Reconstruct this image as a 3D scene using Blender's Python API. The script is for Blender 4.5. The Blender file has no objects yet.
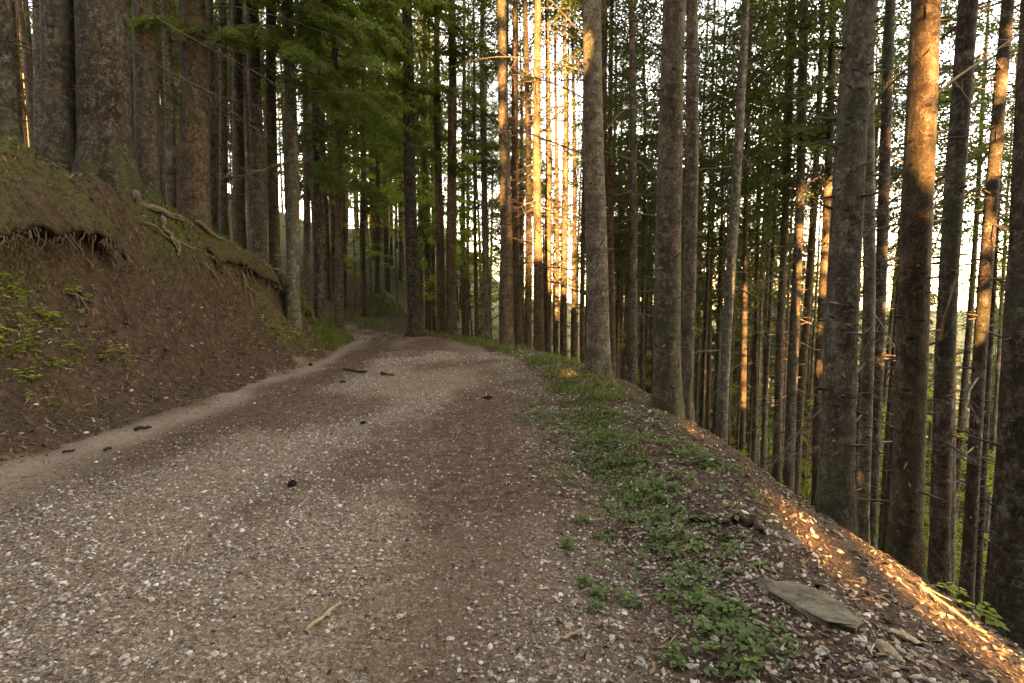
import bpy, math, random
import numpy as np
from mathutils import Vector, Matrix

rng = np.random.default_rng(7)
random.seed(7)
SC = bpy.context.scene
COL = SC.collection
W, H, F = 1024, 683, 520.0
PITCH = math.radians(4.9)
CAM = np.array([0.0, 0.0, 1.5])

# ------------------------------------------------------------------ helpers
def ray(px, py):
    a, b = (px - W / 2) / F, -(py - H / 2) / F
    c, s = math.cos(PITCH), math.sin(PITCH)
    return np.array([a, c + b * s, -s + b * c])

def at_depth(px, py, y):
    d = ray(px, py)
    return CAM + d * (y / d[1])

def _hash(ix, iy, seed):
    n = (ix.astype(np.int64) * 374761393 + iy.astype(np.int64) * 668265263 + seed * 974634777) & 0xFFFFFFFF
    n = ((n ^ (n >> 13)) * 1274126177) & 0xFFFFFFFF
    return ((n ^ (n >> 16)) & 0xFFFF) / 65535.0

def vnoise(x, y, seed=0):
    x = np.asarray(x, float); y = np.asarray(y, float)
    ix, iy = np.floor(x), np.floor(y)
    fx, fy = x - ix, y - iy
    fx = fx * fx * (3 - 2 * fx); fy = fy * fy * (3 - 2 * fy)
    a, b = _hash(ix, iy, seed), _hash(ix + 1, iy, seed)
    c, d = _hash(ix, iy + 1, seed), _hash(ix + 1, iy + 1, seed)
    return (a + (b - a) * fx) * (1 - fy) + (c + (d - c) * fx) * fy - 0.5

def fbm(x, y, seed=0, octv=4):
    t = 0; a = 1.0; f = 1.0
    for k in range(octv):
        t = t + a * vnoise(np.asarray(x) * f + 13.7 * k, np.asarray(y) * f - 7.1 * k, seed + k)
        a *= 0.5; f *= 2.03
    return t

def sstep(a, b, x):
    t = np.clip((np.asarray(x, float) - a) / (b - a), 0, 1)
    return t * t * (3 - 2 * t)

# ------------------------------------------------------------------ terrain
def edge_left(y):
    y = np.asarray(y, float)
    v = -4.55 - 0.011 * np.clip(y - 8, 0, 12) ** 2 - 1.1 * np.clip(y - 20, 0, 16)
    return v + 0.05 * np.clip(-5 - y, 0, 14) ** 2 + 1.4 * np.clip(-19 - y, 0, 200)

def edge_right(y):
    y = np.asarray(y, float)
    v = 0.62 - 0.027 * np.clip(y - 8, 0, 12) ** 2 - 1.1 * np.clip(y - 20, 0, 16)
    return v + 0.05 * np.clip(-5 - y, 0, 14) ** 2 + 1.4 * np.clip(-19 - y, 0, 200)

def lip(y):
    y = np.asarray(y, float)
    return edge_right(y) + 0.6 * np.clip(y - 20, 0, 14) + 1.4 * np.clip(y - 34, 0, 2) + 0.3 * np.clip(y - 34, 0, 80) + np.interp(y, [-60, 11, 18, 24], [1.2, 1.2, 0.75, 0.7])

def terrain(x, y, detail=True):
    x = np.asarray(x, float); y = np.asarray(y, float)
    L, Rr, lp = edge_left(y), edge_right(y), lip(y)
    d = L - x
    Hc = np.interp(y, [-80, 5, 7.3, 9.2, 10.5, 13, 15, 17.5, 20, 24, 30, 90], [3.8, 3.7, 3.55, 3.35, 3.1, 2.4, 1.8, 1.05, 0.5, 0.7, 1.1, 1.1])
    Wd = np.interp(y, [-80, 5, 7.3, 10.5, 15, 17.5, 20, 40], [2.7, 2.7, 2.6, 2.1, 1.2, 1.0, 0.9, 1.4])
    if detail:
        Wd = Wd * (1 + 0.12 * vnoise(y * 0.9, y * 0.13, 5))
    t = np.clip(d / Wd, 0, 1)
    bank = Hc * (0.75 * t ** 1.25 + 0.25 * sstep(0.6, 1.0, t))
    up = np.clip(d - Wd, 0, None)
    bank = (bank + 0.40 * np.minimum(up, 70) - 0.16 * np.minimum(up, 2.0)) * (0.12 + 0.88 * sstep(-24, -7, y))
    gully = 0.24 * np.clip(y - 22.5, 0, 40) * sstep(-1.5, -8.0, x) * sstep(-75, -35, x)
    e = x - lp
    es = np.sqrt(np.clip(e, 0, None) ** 2 + 0.16) - 0.4
    fall = 0.72 * np.minimum(es, 55) + 0.08 * np.clip(es - 55, 0, 100)
    inroad = sstep(-0.15, 0.7, x - L) * sstep(0.1, -0.6, x - Rr)
    z = bank + gully - fall
    z = z + 0.04 * inroad * (1 - ((x - (L + Rr) / 2) / 2.6) ** 2)
    z = z + 0.10 * np.exp(-((x - (Rr + 0.75)) / 0.45) ** 2) * sstep(22, 10, y)
    if detail:
        off = 1 - inroad
        z = z + 0.030 * fbm(x * 1.1, y * 1.1, 21, 3) * (0.5 + off)
        z = z + off * (0.30 * fbm(x * 0.35, y * 0.35, 31, 3) * sstep(0.0, 2.5, np.maximum(d, e)) + 0.07 * fbm(x * 2.7, y * 2.7, 41, 3))
        bk = sstep(0.0, 0.6, d) * sstep(9.0, 3.0, d)
        z = z + bk * (0.42 * np.abs(fbm(x * 2.1, y * 1.7, 51, 4)) - .09 + 0.13 * fbm(x * 5.5, y * 5.5, 61, 4))
        z = z - 0.025 * np.exp(-((x - L - 0.75) / 0.35) ** 2) * inroad - 0.02 * np.exp(-((x - Rr + 1.0) / 0.4) ** 2) * inroad
        z = z + 0.006 * fbm(x * 9, y * 9, 71, 2)
    return z

def hz(x, y):
    return float(terrain(np.array([x]), np.array([y]))[0])

def ground_hit(px, py, t0=1.2, t1=80):
    d = ray(px, py)
    ts = np.geomspace(t0, t1, 3000)
    P = CAM[None] + ts[:, None] * d[None]
    below = P[:, 2] < terrain(P[:, 0], P[:, 1])
    i = int(np.argmax(below))
    if not below[i] or P[i, 1] > 28:
        return ground_hit(px, py + 3, t0, t1)
    return np.array([P[i, 0], P[i, 1], hz(P[i, 0], P[i, 1])])

# ------------------------------------------------------------------ mesh helpers
def mesh_np(name, verts, faces, mats, smooth=False, mat_idx=None, attrs=None):
    """faces: (n,k) int array or list of such arrays."""
    me = bpy.data.meshes.new(name)
    fl = faces if isinstance(faces, list) else [faces]
    fl = [np.asarray(f, np.int32) for f in fl if len(f)]
    verts = np.asarray(verts, np.float32)
    me.vertices.add(len(verts)); me.vertices.foreach_set("co", verts.ravel())
    tot = np.concatenate([np.full(len(f), f.shape[1], np.int32) for f in fl])
    idx = np.concatenate([f.ravel() for f in fl])
    me.loops.add(len(idx)); me.loops.foreach_set("vertex_index", idx)
    me.polygons.add(len(tot))
    start = np.concatenate([[0], np.cumsum(tot)[:-1]]).astype(np.int32)
    me.polygons.foreach_set("loop_start", start)
    if mat_idx is not None:
        me.polygons.foreach_set("material_index", np.asarray(mat_idx, np.int32))
    me.polygons.foreach_set("use_smooth", np.full(len(tot), smooth, bool))
    for k, v in (attrs or {}).items():
        at = me.attributes.new(k, 'FLOAT', 'POINT')
        at.data.foreach_set("value", np.asarray(v, np.float32))
    for m in (mats if isinstance(mats, (list, tuple)) else [mats]):
        me.materials.append(m)
    me.update(calc_edges=True)
    return me

def link(name, data, parent=None, loc=None):
    o = bpy.data.objects.new(name, data)
    COL.objects.link(o)
    if parent is not None:
        o.parent = parent
    if loc is not None:
        o.location = loc
    return o

def tag(o, label=None, cat=None, group=None, kind=None):
    if label: o["label"] = label
    if cat: o["category"] = cat
    if group: o["group"] = group
    if kind: o["kind"] = kind
    return o

def tube(pts, rad, n=6, cap=True):
    """verts, quads of a tapered tube along pts."""
    pts = np.asarray(pts, float); rad = np.asarray(rad, float)
    m = len(pts)
    tan = np.gradient(pts, axis=0)
    tan /= np.linalg.norm(tan, axis=1)[:, None] + 1e-9
    ref = np.array([0.31, 0.17, 0.93]) if abs(tan[0, 2]) < 0.8 else np.array([1.0, 0.1, 0.0])
    a = np.cross(tan, ref); a /= np.linalg.norm(a, axis=1)[:, None] + 1e-9
    b = np.cross(tan, a)
    th = np.linspace(0, 2 * np.pi, n, endpoint=False)
    v = pts[:, None] + rad[:, None, None] * (np.cos(th)[None, :, None] * a[:, None] + np.sin(th)[None, :, None] * b[:, None])
    i = np.arange(m - 1)[:, None] * n; j = np.arange(n)[None]
    q = np.stack([i + j, i + (j + 1) % n, i + n + (j + 1) % n, i + n + j], -1).reshape(-1, 4)
    return v.reshape(-1, 3), q

class Acc:
    def __init__(s): s.v = []; s.q = []; s.m = []; s.n = 0; s.t = []
    def add(s, v, q, mi=0, tint=0.0):
        s.v.append(v); s.q.append(np.asarray(q) + s.n); s.m.append(np.full(len(q), mi)); s.n += len(v)
        s.t.append(np.full(len(v), tint) if np.isscalar(tint) else tint)
    def mesh(s, name, mats, smooth=False, attr=None):
        return mesh_np(name, np.concatenate(s.v), np.concatenate(s.q), mats, smooth, np.concatenate(s.m),
                       {attr: np.concatenate(s.t)} if attr else None)

# ------------------------------------------------------------------ materials
def new_mat(name):
    m = bpy.data.materials.new(name); m.use_nodes = True
    nt = m.node_tree; nt.nodes.clear()
    return m, nt

class G:
    """tiny node-graph builder"""
    def __init__(s, nt): s.nt = nt
    def n(s, typ, **kw):
        nd = s.nt.nodes.new(typ)
        for k, v in kw.items():
            if hasattr(nd, k): setattr(nd, k, v)
        return nd
    def set(s, sock, val):
        if isinstance(val, bpy.types.NodeSocket): s.nt.links.new(val, sock)
        elif val is not None:
            if hasattr(sock, 'default_value'):
                if sock.type == 'RGBA' and len(val) == 3: val = (*val, 1)
                sock.default_value = val
    def noise(s, vec, scale, detail=3, rough=0.55, out='Fac'):
        nd = s.n('ShaderNodeTexNoise'); s.set(nd.inputs['Vector'], vec)
        nd.inputs['Scale'].default_value = scale; nd.inputs['Detail'].default_value = detail; nd.inputs['Roughness'].default_value = rough
        return nd.outputs[out]
    def voro(s, vec, scale, out='Distance', feature='F1'):
        nd = s.n('ShaderNodeTexVoronoi', feature=feature); s.set(nd.inputs['Vector'], vec)
        nd.inputs['Scale'].default_value = scale
        return nd.outputs[out]
    def ramp(s, fac, lo, hi, a=0.0, b=1.0):
        nd = s.n('ShaderNodeMapRange'); nd.interpolation_type = 'SMOOTHSTEP'
        s.set(nd.inputs[0], fac)
        for i, v in enumerate((lo, hi, a, b)): s.set(nd.inputs[i + 1], v)
        return nd.outputs[0]
    def mix(s, fac, a, b, mode='MIX'):
        nd = s.n('ShaderNodeMix', data_type='RGBA', blend_type=mode)
        s.set(nd.inputs[0], fac); s.set(nd.inputs[6], a); s.set(nd.inputs[7], b)
        return nd.outputs[2]
    def math(s, op, a, b=None):
        nd = s.n('ShaderNodeMath', operation=op); s.set(nd.inputs[0], a)
        if b is not None: s.set(nd.inputs[1], b)
        return nd.outputs[0]
    def attr(s, name):
        return s.n('ShaderNodeAttribute', attribute_name=name).outputs['Fac']
    def bump(s, h, strength, dist, normal=None):
        nd = s.n('ShaderNodeBump'); s.set(nd.inputs['Height'], h)
        nd.inputs['Strength'].default_value = strength; nd.inputs['Distance'].default_value = dist
        if normal is not None: s.set(nd.inputs['Normal'], normal)
        return nd.outputs[0]
    def bsdf(s, col, rough=0.9, normal=None, spec=0.25):
        nd = s.n('ShaderNodeBsdfPrincipled'); s.set(nd.inputs['Base Color'], col); s.set(nd.inputs['Roughness'], rough)
        nd.inputs['Specular IOR Level'].default_value = spec
        if normal is not None: s.set(nd.inputs['Normal'], normal)
        return nd.outputs[0]
    def out(s, sh):
        o = s.n('ShaderNodeOutputMaterial'); s.nt.links.new(sh, o.inputs[0])
    def leafy(s, col, trans_col, amount=0.45, rough=0.6, spec=0.25):
        a = s.bsdf(col, rough, spec=spec)
        t = s.n('ShaderNodeBsdfTranslucent'); s.set(t.inputs[0], trans_col)
        mx = s.n('ShaderNodeMixShader'); mx.inputs[0].default_value = amount
        s.nt.links.new(a, mx.inputs[1]); s.nt.links.new(t.outputs[0], mx.inputs[2])
        s.out(mx.outputs[0])

def mapping(g, vec, scale):
    nd = g.n('ShaderNodeMapping'); g.set(nd.inputs['Vector'], vec); nd.inputs['Scale'].default_value = scale
    return nd.outputs[0]

def mat_bark(name, dark, mid, lichen, lich_amt, moss_h=0.8):
    m, nt = new_mat(name); g = G(nt)
    tc = g.n('ShaderNodeTexCoord').outputs['Object']
    oi = g.n('ShaderNodeObjectInfo').outputs['Random']
    ofs = g.n('ShaderNodeVectorMath', operation='ADD')
    g.set(ofs.inputs[0], tc)
    cmb = g.n('ShaderNodeCombineXYZ'); g.set(cmb.inputs[2], g.math('MULTIPLY', oi, 57.0)); g.set(ofs.inputs[1], cmb.outputs[0])
    v = ofs.outputs[0]
    wv = g.n('ShaderNodeVectorMath', operation='ADD'); g.set(wv.inputs[0], v)
    sv = g.n('ShaderNodeVectorMath', operation='SCALE'); g.set(sv.inputs[0], g.noise(v, 9, 3, 0.6, 'Color')); sv.inputs['Scale'].default_value = 0.16; g.set(wv.inputs[1], sv.outputs[0])
    cr = g.voro(mapping(g, wv.outputs[0], (1, 1, 0.38)), 24, 'Distance', 'DISTANCE_TO_EDGE')
    crack = g.ramp(cr, 0.0, 0.22, 1, 0)
    wob = g.noise(mapping(g, v, (1, 1, 0.4)), 7, 6, 0.7)
    fine = g.noise(v, 48, 5, 0.75)
    plates = crack
    col = g.mix(g.ramp(wob, 0.32, 0.68), dark, mid)
    col = g.mix(g.math('MULTIPLY', g.ramp(fine, 0.42, 0.62), 0.55), col, tuple(c * 0.62 for c in dark))
    col = g.mix(g.math('MULTIPLY', crack, g.math('MULTIPLY', g.ramp(wob, 0.60, 0.42), 0.42)), col, tuple(c * 0.45 for c in dark))
    sc = g.voro(mapping(g, v, (1, 1, 1.9)), 4.6, 'Distance')
    hue = g.mix(oi, (0.80, 0.86, 0.90), (1.12, 0.98, 0.86))
    col = g.mix(1.0, col, hue, 'MULTIPLY')
    mot = g.ramp(g.noise(mapping(g, v, (1, 1, .7)), 15, 5, 0.75), 0.50, 0.64)
    col = g.mix(g.math('MULTIPLY', mot, 0.7), col, tuple(.5 * c + .5 * d for c, d in zip(mid, lichen)))
    alg = g.ramp(g.noise(mapping(g, v, (1, 1, .35)), 2.1, 4, 0.6), 0.48, 0.66)
    col = g.mix(g.math('MULTIPLY', alg, 0.42), col, (0.066, 0.068, 0.036))
    sc2 = g.voro(mapping(g, v, (1, 1, 2.6)), 9.5, 'Distance')
    col = g.mix(g.math('MULTIPLY', g.ramp(sc2, 0.10, 0.20, 1, 0), 0.6), col, (0.024, 0.018, 0.013))
    # lichen blotches
    l1 = g.noise(v, 5.5, 6, 0.72)
    l2 = g.noise(v, 34, 4, 0.7)
    lm = g.math('MULTIPLY', g.ramp(l1, 0.60 - lich_amt * 0.25, 0.70 - lich_amt * 0.2), g.math('MULTIPLY', g.ramp(l2, 0.40, 0.66), 0.8))
    col = g.mix(lm, col, lichen)
    # branch-scar rings : short dark dashes round the trunk
    dash = g.ramp(sc, 0.11, 0.19, 1, 0)
    band = g.noise(mapping(g, v, (0.6, 0.6, 5.0)), 2.2, 3, 0.6)
    col = g.mix(g.math('MULTIPLY', g.ramp(band, 0.52, 0.68), 0.45), col, tuple(c * 0.6 for c in dark))
    col = g.mix(g.math('MULTIPLY', dash, 0.8), col, (0.018, 0.013, 0.010))
    # moss near the foot
    sep = g.n('ShaderNodeSeparateXYZ'); g.set(sep.inputs[0], tc)
    mz = g.math('MULTIPLY', g.ramp(sep.outputs[2], 0.0, moss_h, 1, 0), g.ramp(g.noise(v, 4, 5, 0.7), 0.42, 0.62))
    col = g.mix(g.math('MULTIPLY', mz, 0.85), col, (0.045, 0.060, 0.016))
    hgt = g.math('ADD', g.math('MULTIPLY', crack, -0.22), g.math('ADD', g.math('MULTIPLY', fine, 0.5), wob))
    nrm = g.bump(hgt, 0.85, 0.022)
    g.out(g.bsdf(col, 0.92, nrm, 0.15))
    return m

BARK = mat_bark('bark_brown', (0.050, 0.038, 0.026), (0.135, 0.105, 0.071), (0.25, 0.23, 0.175), 0.30)
BARK_PALE = mat_bark('bark_lichen', (0.066, 0.056, 0.039), (0.150, 0.126, 0.089), (0.28, 0.27, 0.21), 0.50)
BARK_RED = mat_bark('bark_reddish', (0.056, 0.039, 0.026), (0.145, 0.103, 0.066), (0.24, 0.20, 0.15), 0.05)
BARK_DARK = mat_bark('bark_dark', (0.032, 0.024, 0.018), (0.085, 0.064, 0.044), (0.21, 0.20, 0.155), 0.40)

def mat_simple(name, c1, c2, scale=12, rough=0.9, bump=0.0, spec=0.2):
    m, nt = new_mat(name); g = G(nt)
    tc = g.n('ShaderNodeTexCoord').outputs['Object']
    f = g.noise(tc, scale, 5, 0.65)
    col = g.mix(g.ramp(f, 0.3, 0.7), c1, c2)
    g.out(g.bsdf(col, rough, g.bump(f, bump, 0.02) if bump else None, spec))
    return m

TWIG = mat_simple('dead_wood', (0.050, 0.038, 0.028), (0.150, 0.115, 0.082), 6)
TWIG_PALE = mat_simple('pale_wood', (0.22, 0.15, 0.085), (0.36, 0.26, 0.15), 20)
ROOTM = mat_simple('root_bark', (0.085, 0.060, 0.042), (0.20, 0.15, 0.11), 14, bump=0.6)
ROOT_PALE = mat_simple('root_pale', (0.16, 0.12, 0.085), (0.30, 0.24, 0.17), 14, bump=0.6)

def mat_leaf(name, c1, c2, t1, t2, amount, rough=0.6):
    m, nt = new_mat(name); g = G(nt)
    r = g.attr('tint')
    g.leafy(g.mix(r, c1, c2), g.mix(r, t1, t2), amount, rough)
    return m

NEEDLE = mat_leaf('spruce_needles', (0.028, 0.046, 0.018), (0.070, 0.098, 0.034), (0.06, 0.09, 0.018), (0.14, 0.18, 0.035), 0.45)
NEEDLE_G = mat_leaf('spruce_needles_fresh', (0.030, 0.056, 0.016), (0.100, 0.140, 0.036), (0.09, 0.14, 0.022), (0.28, 0.36, 0.055), 0.55)
BEECH = mat_leaf('beech_leaves', (0.080, 0.130, 0.022), (0.170, 0.230, 0.042), (0.30, 0.42, 0.05), (0.52, 0.56, 0.08), 0.62)
HERB = mat_leaf('herb_leaves', (0.034, 0.076, 0.020), (0.110, 0.175, 0.048), (0.05, 0.12, 0.015), (0.13, 0.22, 0.03), 0.35, 0.5)
GRASS = mat_leaf('grass_blades', (0.050, 0.090, 0.018), (0.17, 0.21, 0.048), (0.07, 0.13, 0.02), (0.18, 0.24, 0.05), 0.35, 0.6)

def mat_tint(name, stops, rough=0.85, noise=60):
    m, nt = new_mat(name); g = G(nt)
    r = g.attr('tint')
    cr = g.n('ShaderNodeValToRGB'); g.set(cr.inputs[0], r)
    el = cr.color_ramp.elements
    while len(el) < len(stops): el.new(0.5)
    for e, (p, c) in zip(el, stops): e.position = p; e.color = (*c, 1)
    tc = g.n('ShaderNodeTexCoord').outputs['Object']
    nz = g.ramp(g.noise(tc, noise, 3, 0.7), 0.25, 0.75, 0.72, 1.2)
    mx = g.n('ShaderNodeVectorMath', operation='SCALE'); g.set(mx.inputs[0], cr.outputs[0]); g.set(mx.inputs['Scale'], nz)
    g.out(g.bsdf(mx.outputs[0], rough, None, 0.25))
    return m

STONE = mat_tint('gravel_stone', [(0, (0.070, 0.046, 0.031)), (0.35, (0.175, 0.127, 0.088)), (0.7, (0.34, 0.285, 0.225)), (1, (0.55, 0.495, 0.43))])
LITTER = mat_tint('leaf_litter', [(0, (0.028, 0.017, 0.011)), (0.40, (0.095, 0.056, 0.031)), (0.75, (0.22, 0.135, 0.072)), (1, (0.42, 0.33, 0.22))])
SLAB = mat_simple('slab_rock', (0.036, 0.030, 0.019), (0.140, 0.116, 0.076), 12, bump=1.0)
PALE_ROCK = mat_simple('pale_rock', (0.22, 0.19, 0.155), (0.46, 0.42, 0.36), 60, bump=0.6)
BROWN_ROCK = mat_simple('brown_rock', (0.13, 0.09, 0.055), (0.28, 0.21, 0.13), 30, bump=0.6)
DARK_WOOD = mat_simple('dark_bark_piece', (0.022, 0.015, 0.011), (0.060, 0.040, 0.028), 25, bump=0.6)

def mat_ground():
    m, nt = new_mat('forest_ground'); g = G(nt)
    pos = g.n('ShaderNodeNewGeometry').outputs['Position']
    road, moss, sand, soil = (g.attr(a) for a in ('road', 'moss', 'sand', 'soil')); wood = g.attr('wood')
    n1 = g.noise(pos, 1.3, 5, 0.6); n2 = g.noise(pos, 11, 5, 0.7); n3 = g.noise(pos, 60, 4, 0.75); n4 = g.noise(pos, 210, 2, 0.7)
    # forest floor
    floor = g.mix(g.ramp(n2, 0.3, 0.7), (0.026, 0.017, 0.011), (0.098, 0.061, 0.037))
    floor = g.mix(g.math('MULTIPLY', g.ramp(n3, 0.48, 0.66), 0.7), floor, (0.165, 0.106, 0.064))
    floor = g.mix(g.math('MULTIPLY', g.ramp(n1, 0.5, 0.7), 0.35), floor, (0.042, 0.040, 0.020))
    mossc = g.mix(g.ramp(n3, 0.3, 0.7), (0.034, 0.050, 0.010), (0.125, 0.150, 0.030))
    mm = g.math('MULTIPLY', moss, g.ramp(n2, 0.36, 0.56))
    floor = g.mix(mm, floor, mossc)
    floor = g.mix(wood, floor, g.mix(g.ramp(g.noise(pos, 0.12, 6, 0.75), .35, .65), (0.012, 0.020, 0.008), (0.034, 0.046, 0.016)))
    # road: fine grit between the loose stones
    vc = g.voro(pos, 62, 'Color'); vd = g.voro(pos, 62, 'Distance')
    vc2 = g.voro(pos, 130, 'Color')
    sepc = g.n('ShaderNodeSeparateColor'); g.set(sepc.inputs[0], vc)
    sepd = g.n('ShaderNodeSeparateColor'); g.set(sepd.inputs[0], vc2)
    grit = g.mix(g.ramp(n2, 0.3, 0.7), (0.112, 0.074, 0.046), (0.235, 0.165, 0.104))
    grit = g.mix(g.math('MULTIPLY', g.ramp(sepd.outputs[0], 0.55, 0.95), 0.6), grit, (0.33, 0.255, 0.175))
    grit = g.mix(g.math('MULTIPLY', g.ramp(sepc.outputs[0], 0.72, 0.95), 0.6), grit, (0.42, 0.345, 0.25))
    soilc = g.mix(g.ramp(n3, 0.3, 0.7), (0.052, 0.029, 0.018), (0.130, 0.076, 0.046))
    soilm = g.math('MULTIPLY', soil, g.ramp(n2, 0.25, 0.6))
    rc = g.mix(soilm, grit, soilc)
    rc = g.mix(g.math('MULTIPLY', sand, g.ramp(n2, 0.2, 0.55)), rc, g.mix(n3, (0.26, 0.195, 0.135), (0.38, 0.30, 0.22)))
    edge = g.ramp(g.math('ADD', road, g.math('MULTIPLY', g.math('SUBTRACT', n2, 0.5), 0.9)), 0.35, 0.65)
    col = g.mix(edge, floor, rc)
    h = g.math('ADD', g.math('MULTIPLY', n3, 0.9), g.math('ADD', g.math('MULTIPLY', n4, 0.5), g.math('MULTIPLY', g.ramp(vd, 0.0, 0.6, 1, 0), 0.5)))
    nrm = g.bump(h, 0.9, 0.018)
    nrm = g.bump(n2, 0.6, 0.05, nrm)
    g.out(g.bsdf(col, 0.95, nrm, 0.12))
    return m
GROUND = mat_ground()

# ------------------------------------------------------------------ ground sheet
def axis_coords(lo, hi, step, far_lo, far_hi, grow=1.13):
    c = list(np.arange(lo, hi + 1e-6, step))
    s = step; v = hi
    while v < far_hi: s = s * grow; v += s; c.append(v)
    s = step; v = lo; pre = []
    while v > far_lo: s = s * grow; v -= s; pre.append(v)
    return np.array(pre[::-1] + c)

gx = axis_coords(-9.0, 4.0, 0.055, -900, 1400)
gy = axis_coords(1.2, 15.0, 0.060, -600, 1800)
X, Y = np.meshgrid(gx, gy)
xf, yf = X.ravel(), Y.ravel()
zf = terrain(xf, yf)
nx, ny = len(gx), len(gy)
ii = (np.arange(ny - 1)[:, None] * nx + np.arange(nx - 1)[None]).ravel()
quads = np.stack([ii, ii + 1, ii + nx + 1, ii + nx], -1)
Lf, Rf = edge_left(yf), edge_right(yf)
road_a = sstep(25, 22, yf) * sstep(-0.25, 0.25, xf - Lf + 0.35 * fbm(xf, yf, 3, 3)) * sstep(0.55, -0.35, xf - Rf + 0.7 * fbm(xf * .8, yf * .8, 4, 3))
dL = Lf - xf
Wd_ = np.interp(yf, [5, 7, 10, 13.4, 17, 20], [2.7, 2.6, 2.15, 1.45, 1.0, 0.9])
moss_a = np.clip(sstep(0.72, 1.0, dL / Wd_) * sstep(3.2, 1.2, dL / Wd_) * (0.75 + 1.6 * fbm(xf * .9, yf * .9, 8, 3)), 0, 1)
moss_a = np.maximum(moss_a, sstep(0.2, 0.7, dL) * sstep(2.0, 1.0, dL) * sstep(0.12, 0.4, fbm(xf * .9, yf * .9, 9, 3)) * 0.7)
moss_a = np.maximum(moss_a, 0.7 * sstep(-0.1, 0.4, xf - Rf) * sstep(1.5, 0.9, xf - Rf) * sstep(4.0, 13.0, yf))
moss_a = np.maximum(moss_a, sstep(4, 14, xf - lip(yf)) * .9)
moss_a = np.maximum(moss_a, sstep(26, 40, yf) * .8)
sand_a = np.exp(-((xf - Lf - 0.32 - 0.5 * vnoise(yf * .7, yf * .1, 2)) / (0.22 + .2 * vnoise(yf * 1.3, 0 * yf, 4))) ** 2) * .8 * sstep(2.0, 4.5, yf) * sstep(22, 18, yf)
soil_a = np.clip(np.exp(-((xf - Lf - 1.2 + .25 * vnoise(yf * .6, 0 * yf, 6)) / 0.45) ** 2) * sstep(3.0, 5.5, yf) * 1.3 + .6 * np.exp(-((xf - Rf + 1.05 + .3 * vnoise(yf * .5, 0 * yf + 3, 6)) / 0.42) ** 2)
                 + 0.9 * sstep(-0.9, 0.2, xf - Rf) + sstep(-0.12, 0.42, fbm(xf * .75 + 3, yf * .45, 12, 3) + .25 * fbm(xf * 4, yf * 4, 14, 3)) * .9, 0, 1)
ground = link('ground', mesh_np('ground', np.stack([xf, yf, zf], -1), quads, GROUND, True,
              attrs={'road': road_a, 'moss': moss_a, 'sand': sand_a, 'soil': soil_a, 'wood': sstep(90, 170, np.hypot(xf, yf))}))
tag(ground, 'forest hillside cut by a gravel road between a steep bank and a falling slope', 'ground', kind='structure')

# ------------------------------------------------------------------ sun frame
SUN_TO = np.array([-0.12, -0.95, 0.285]); SUN_TO /= np.linalg.norm(SUN_TO)
SU = np.array([-SUN_TO[1], SUN_TO[0], 0.0]); SU /= np.linalg.norm(SU)
SV = np.cross(SUN_TO, SU); SV = SV if SV[2] > 0 else -SV
def uv(P):
    P = np.asarray(P, float)
    return np.stack([P @ SU, P @ SV], -1)

LIT = []          # (u, v, r) openings cut in the added off-view canopy to let sunlight through
def lit_line(p0, p1, r, n=8):
    for t in np.linspace(0, 1, n):
        p = np.asarray(p0) * (1 - t) + np.asarray(p1) * t
        LIT.append((*uv(p), r))

# ------------------------------------------------------------------ foliage templates
def spray_template(nq_side, seed, wide=0.030, ln=0.12, hang=0.10):
    """needle spray of unit length along +X: quads (n,4,3) and a tint per quad"""
    r = np.random.default_rng(seed)
    Q = []
    for k in range(nq_side):
        s = (k + 0.5) / nq_side
        s = 0.12 + 0.88 * s
        for side in (-1, 1):
            L = (0.50 * (1 - s) ** 0.8 + 0.07) * r.uniform(0.6, 1.15)
            ang = math.radians(r.uniform(42, 68)) * side
            base = np.array([s, 0, -0.10 * s * s])
            dirv = np.array([math.cos(ang), math.sin(ang), -r.uniform(0.0, 0.5)])
            m = max(2, int(L / 0.065))
            for j in range(m):
                c = base + dirv * L * (j + 0.6) / m + r.normal(0, 0.012, 3)
                c[2] -= hang * r.random() * (j + 1) / m
                d = dirv + r.normal(0, 0.35, 3); d /= np.linalg.norm(d)
                w = np.cross(d, r.normal(0, 0.55, 3) + np.array([0, 0, 1.0])); w /= np.linalg.norm(w) + 1e-9
                a, b = d * ln * r.uniform(0.6, 1.2) / 2, w * wide * r.uniform(0.7, 1.3) / 2
                Q.append([c - a - b * 0.6, c + a * 0.2 - b, c + a + b * 0.15, c - a * 0.2 + b])
    Q = np.array(Q)
    return Q

SPRAY = [spray_template(19, s, 0.024, 0.10) for s in range(4)]
SPRAY_FINE = [spray_template(15, 50 + s, 0.042, 0.17, 0.16) for s in range(3)]
SPRAY_COARSE = [spray_template(9, 90 + s, 0.075, 0.22, 0.2) for s in range(3)]

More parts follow.
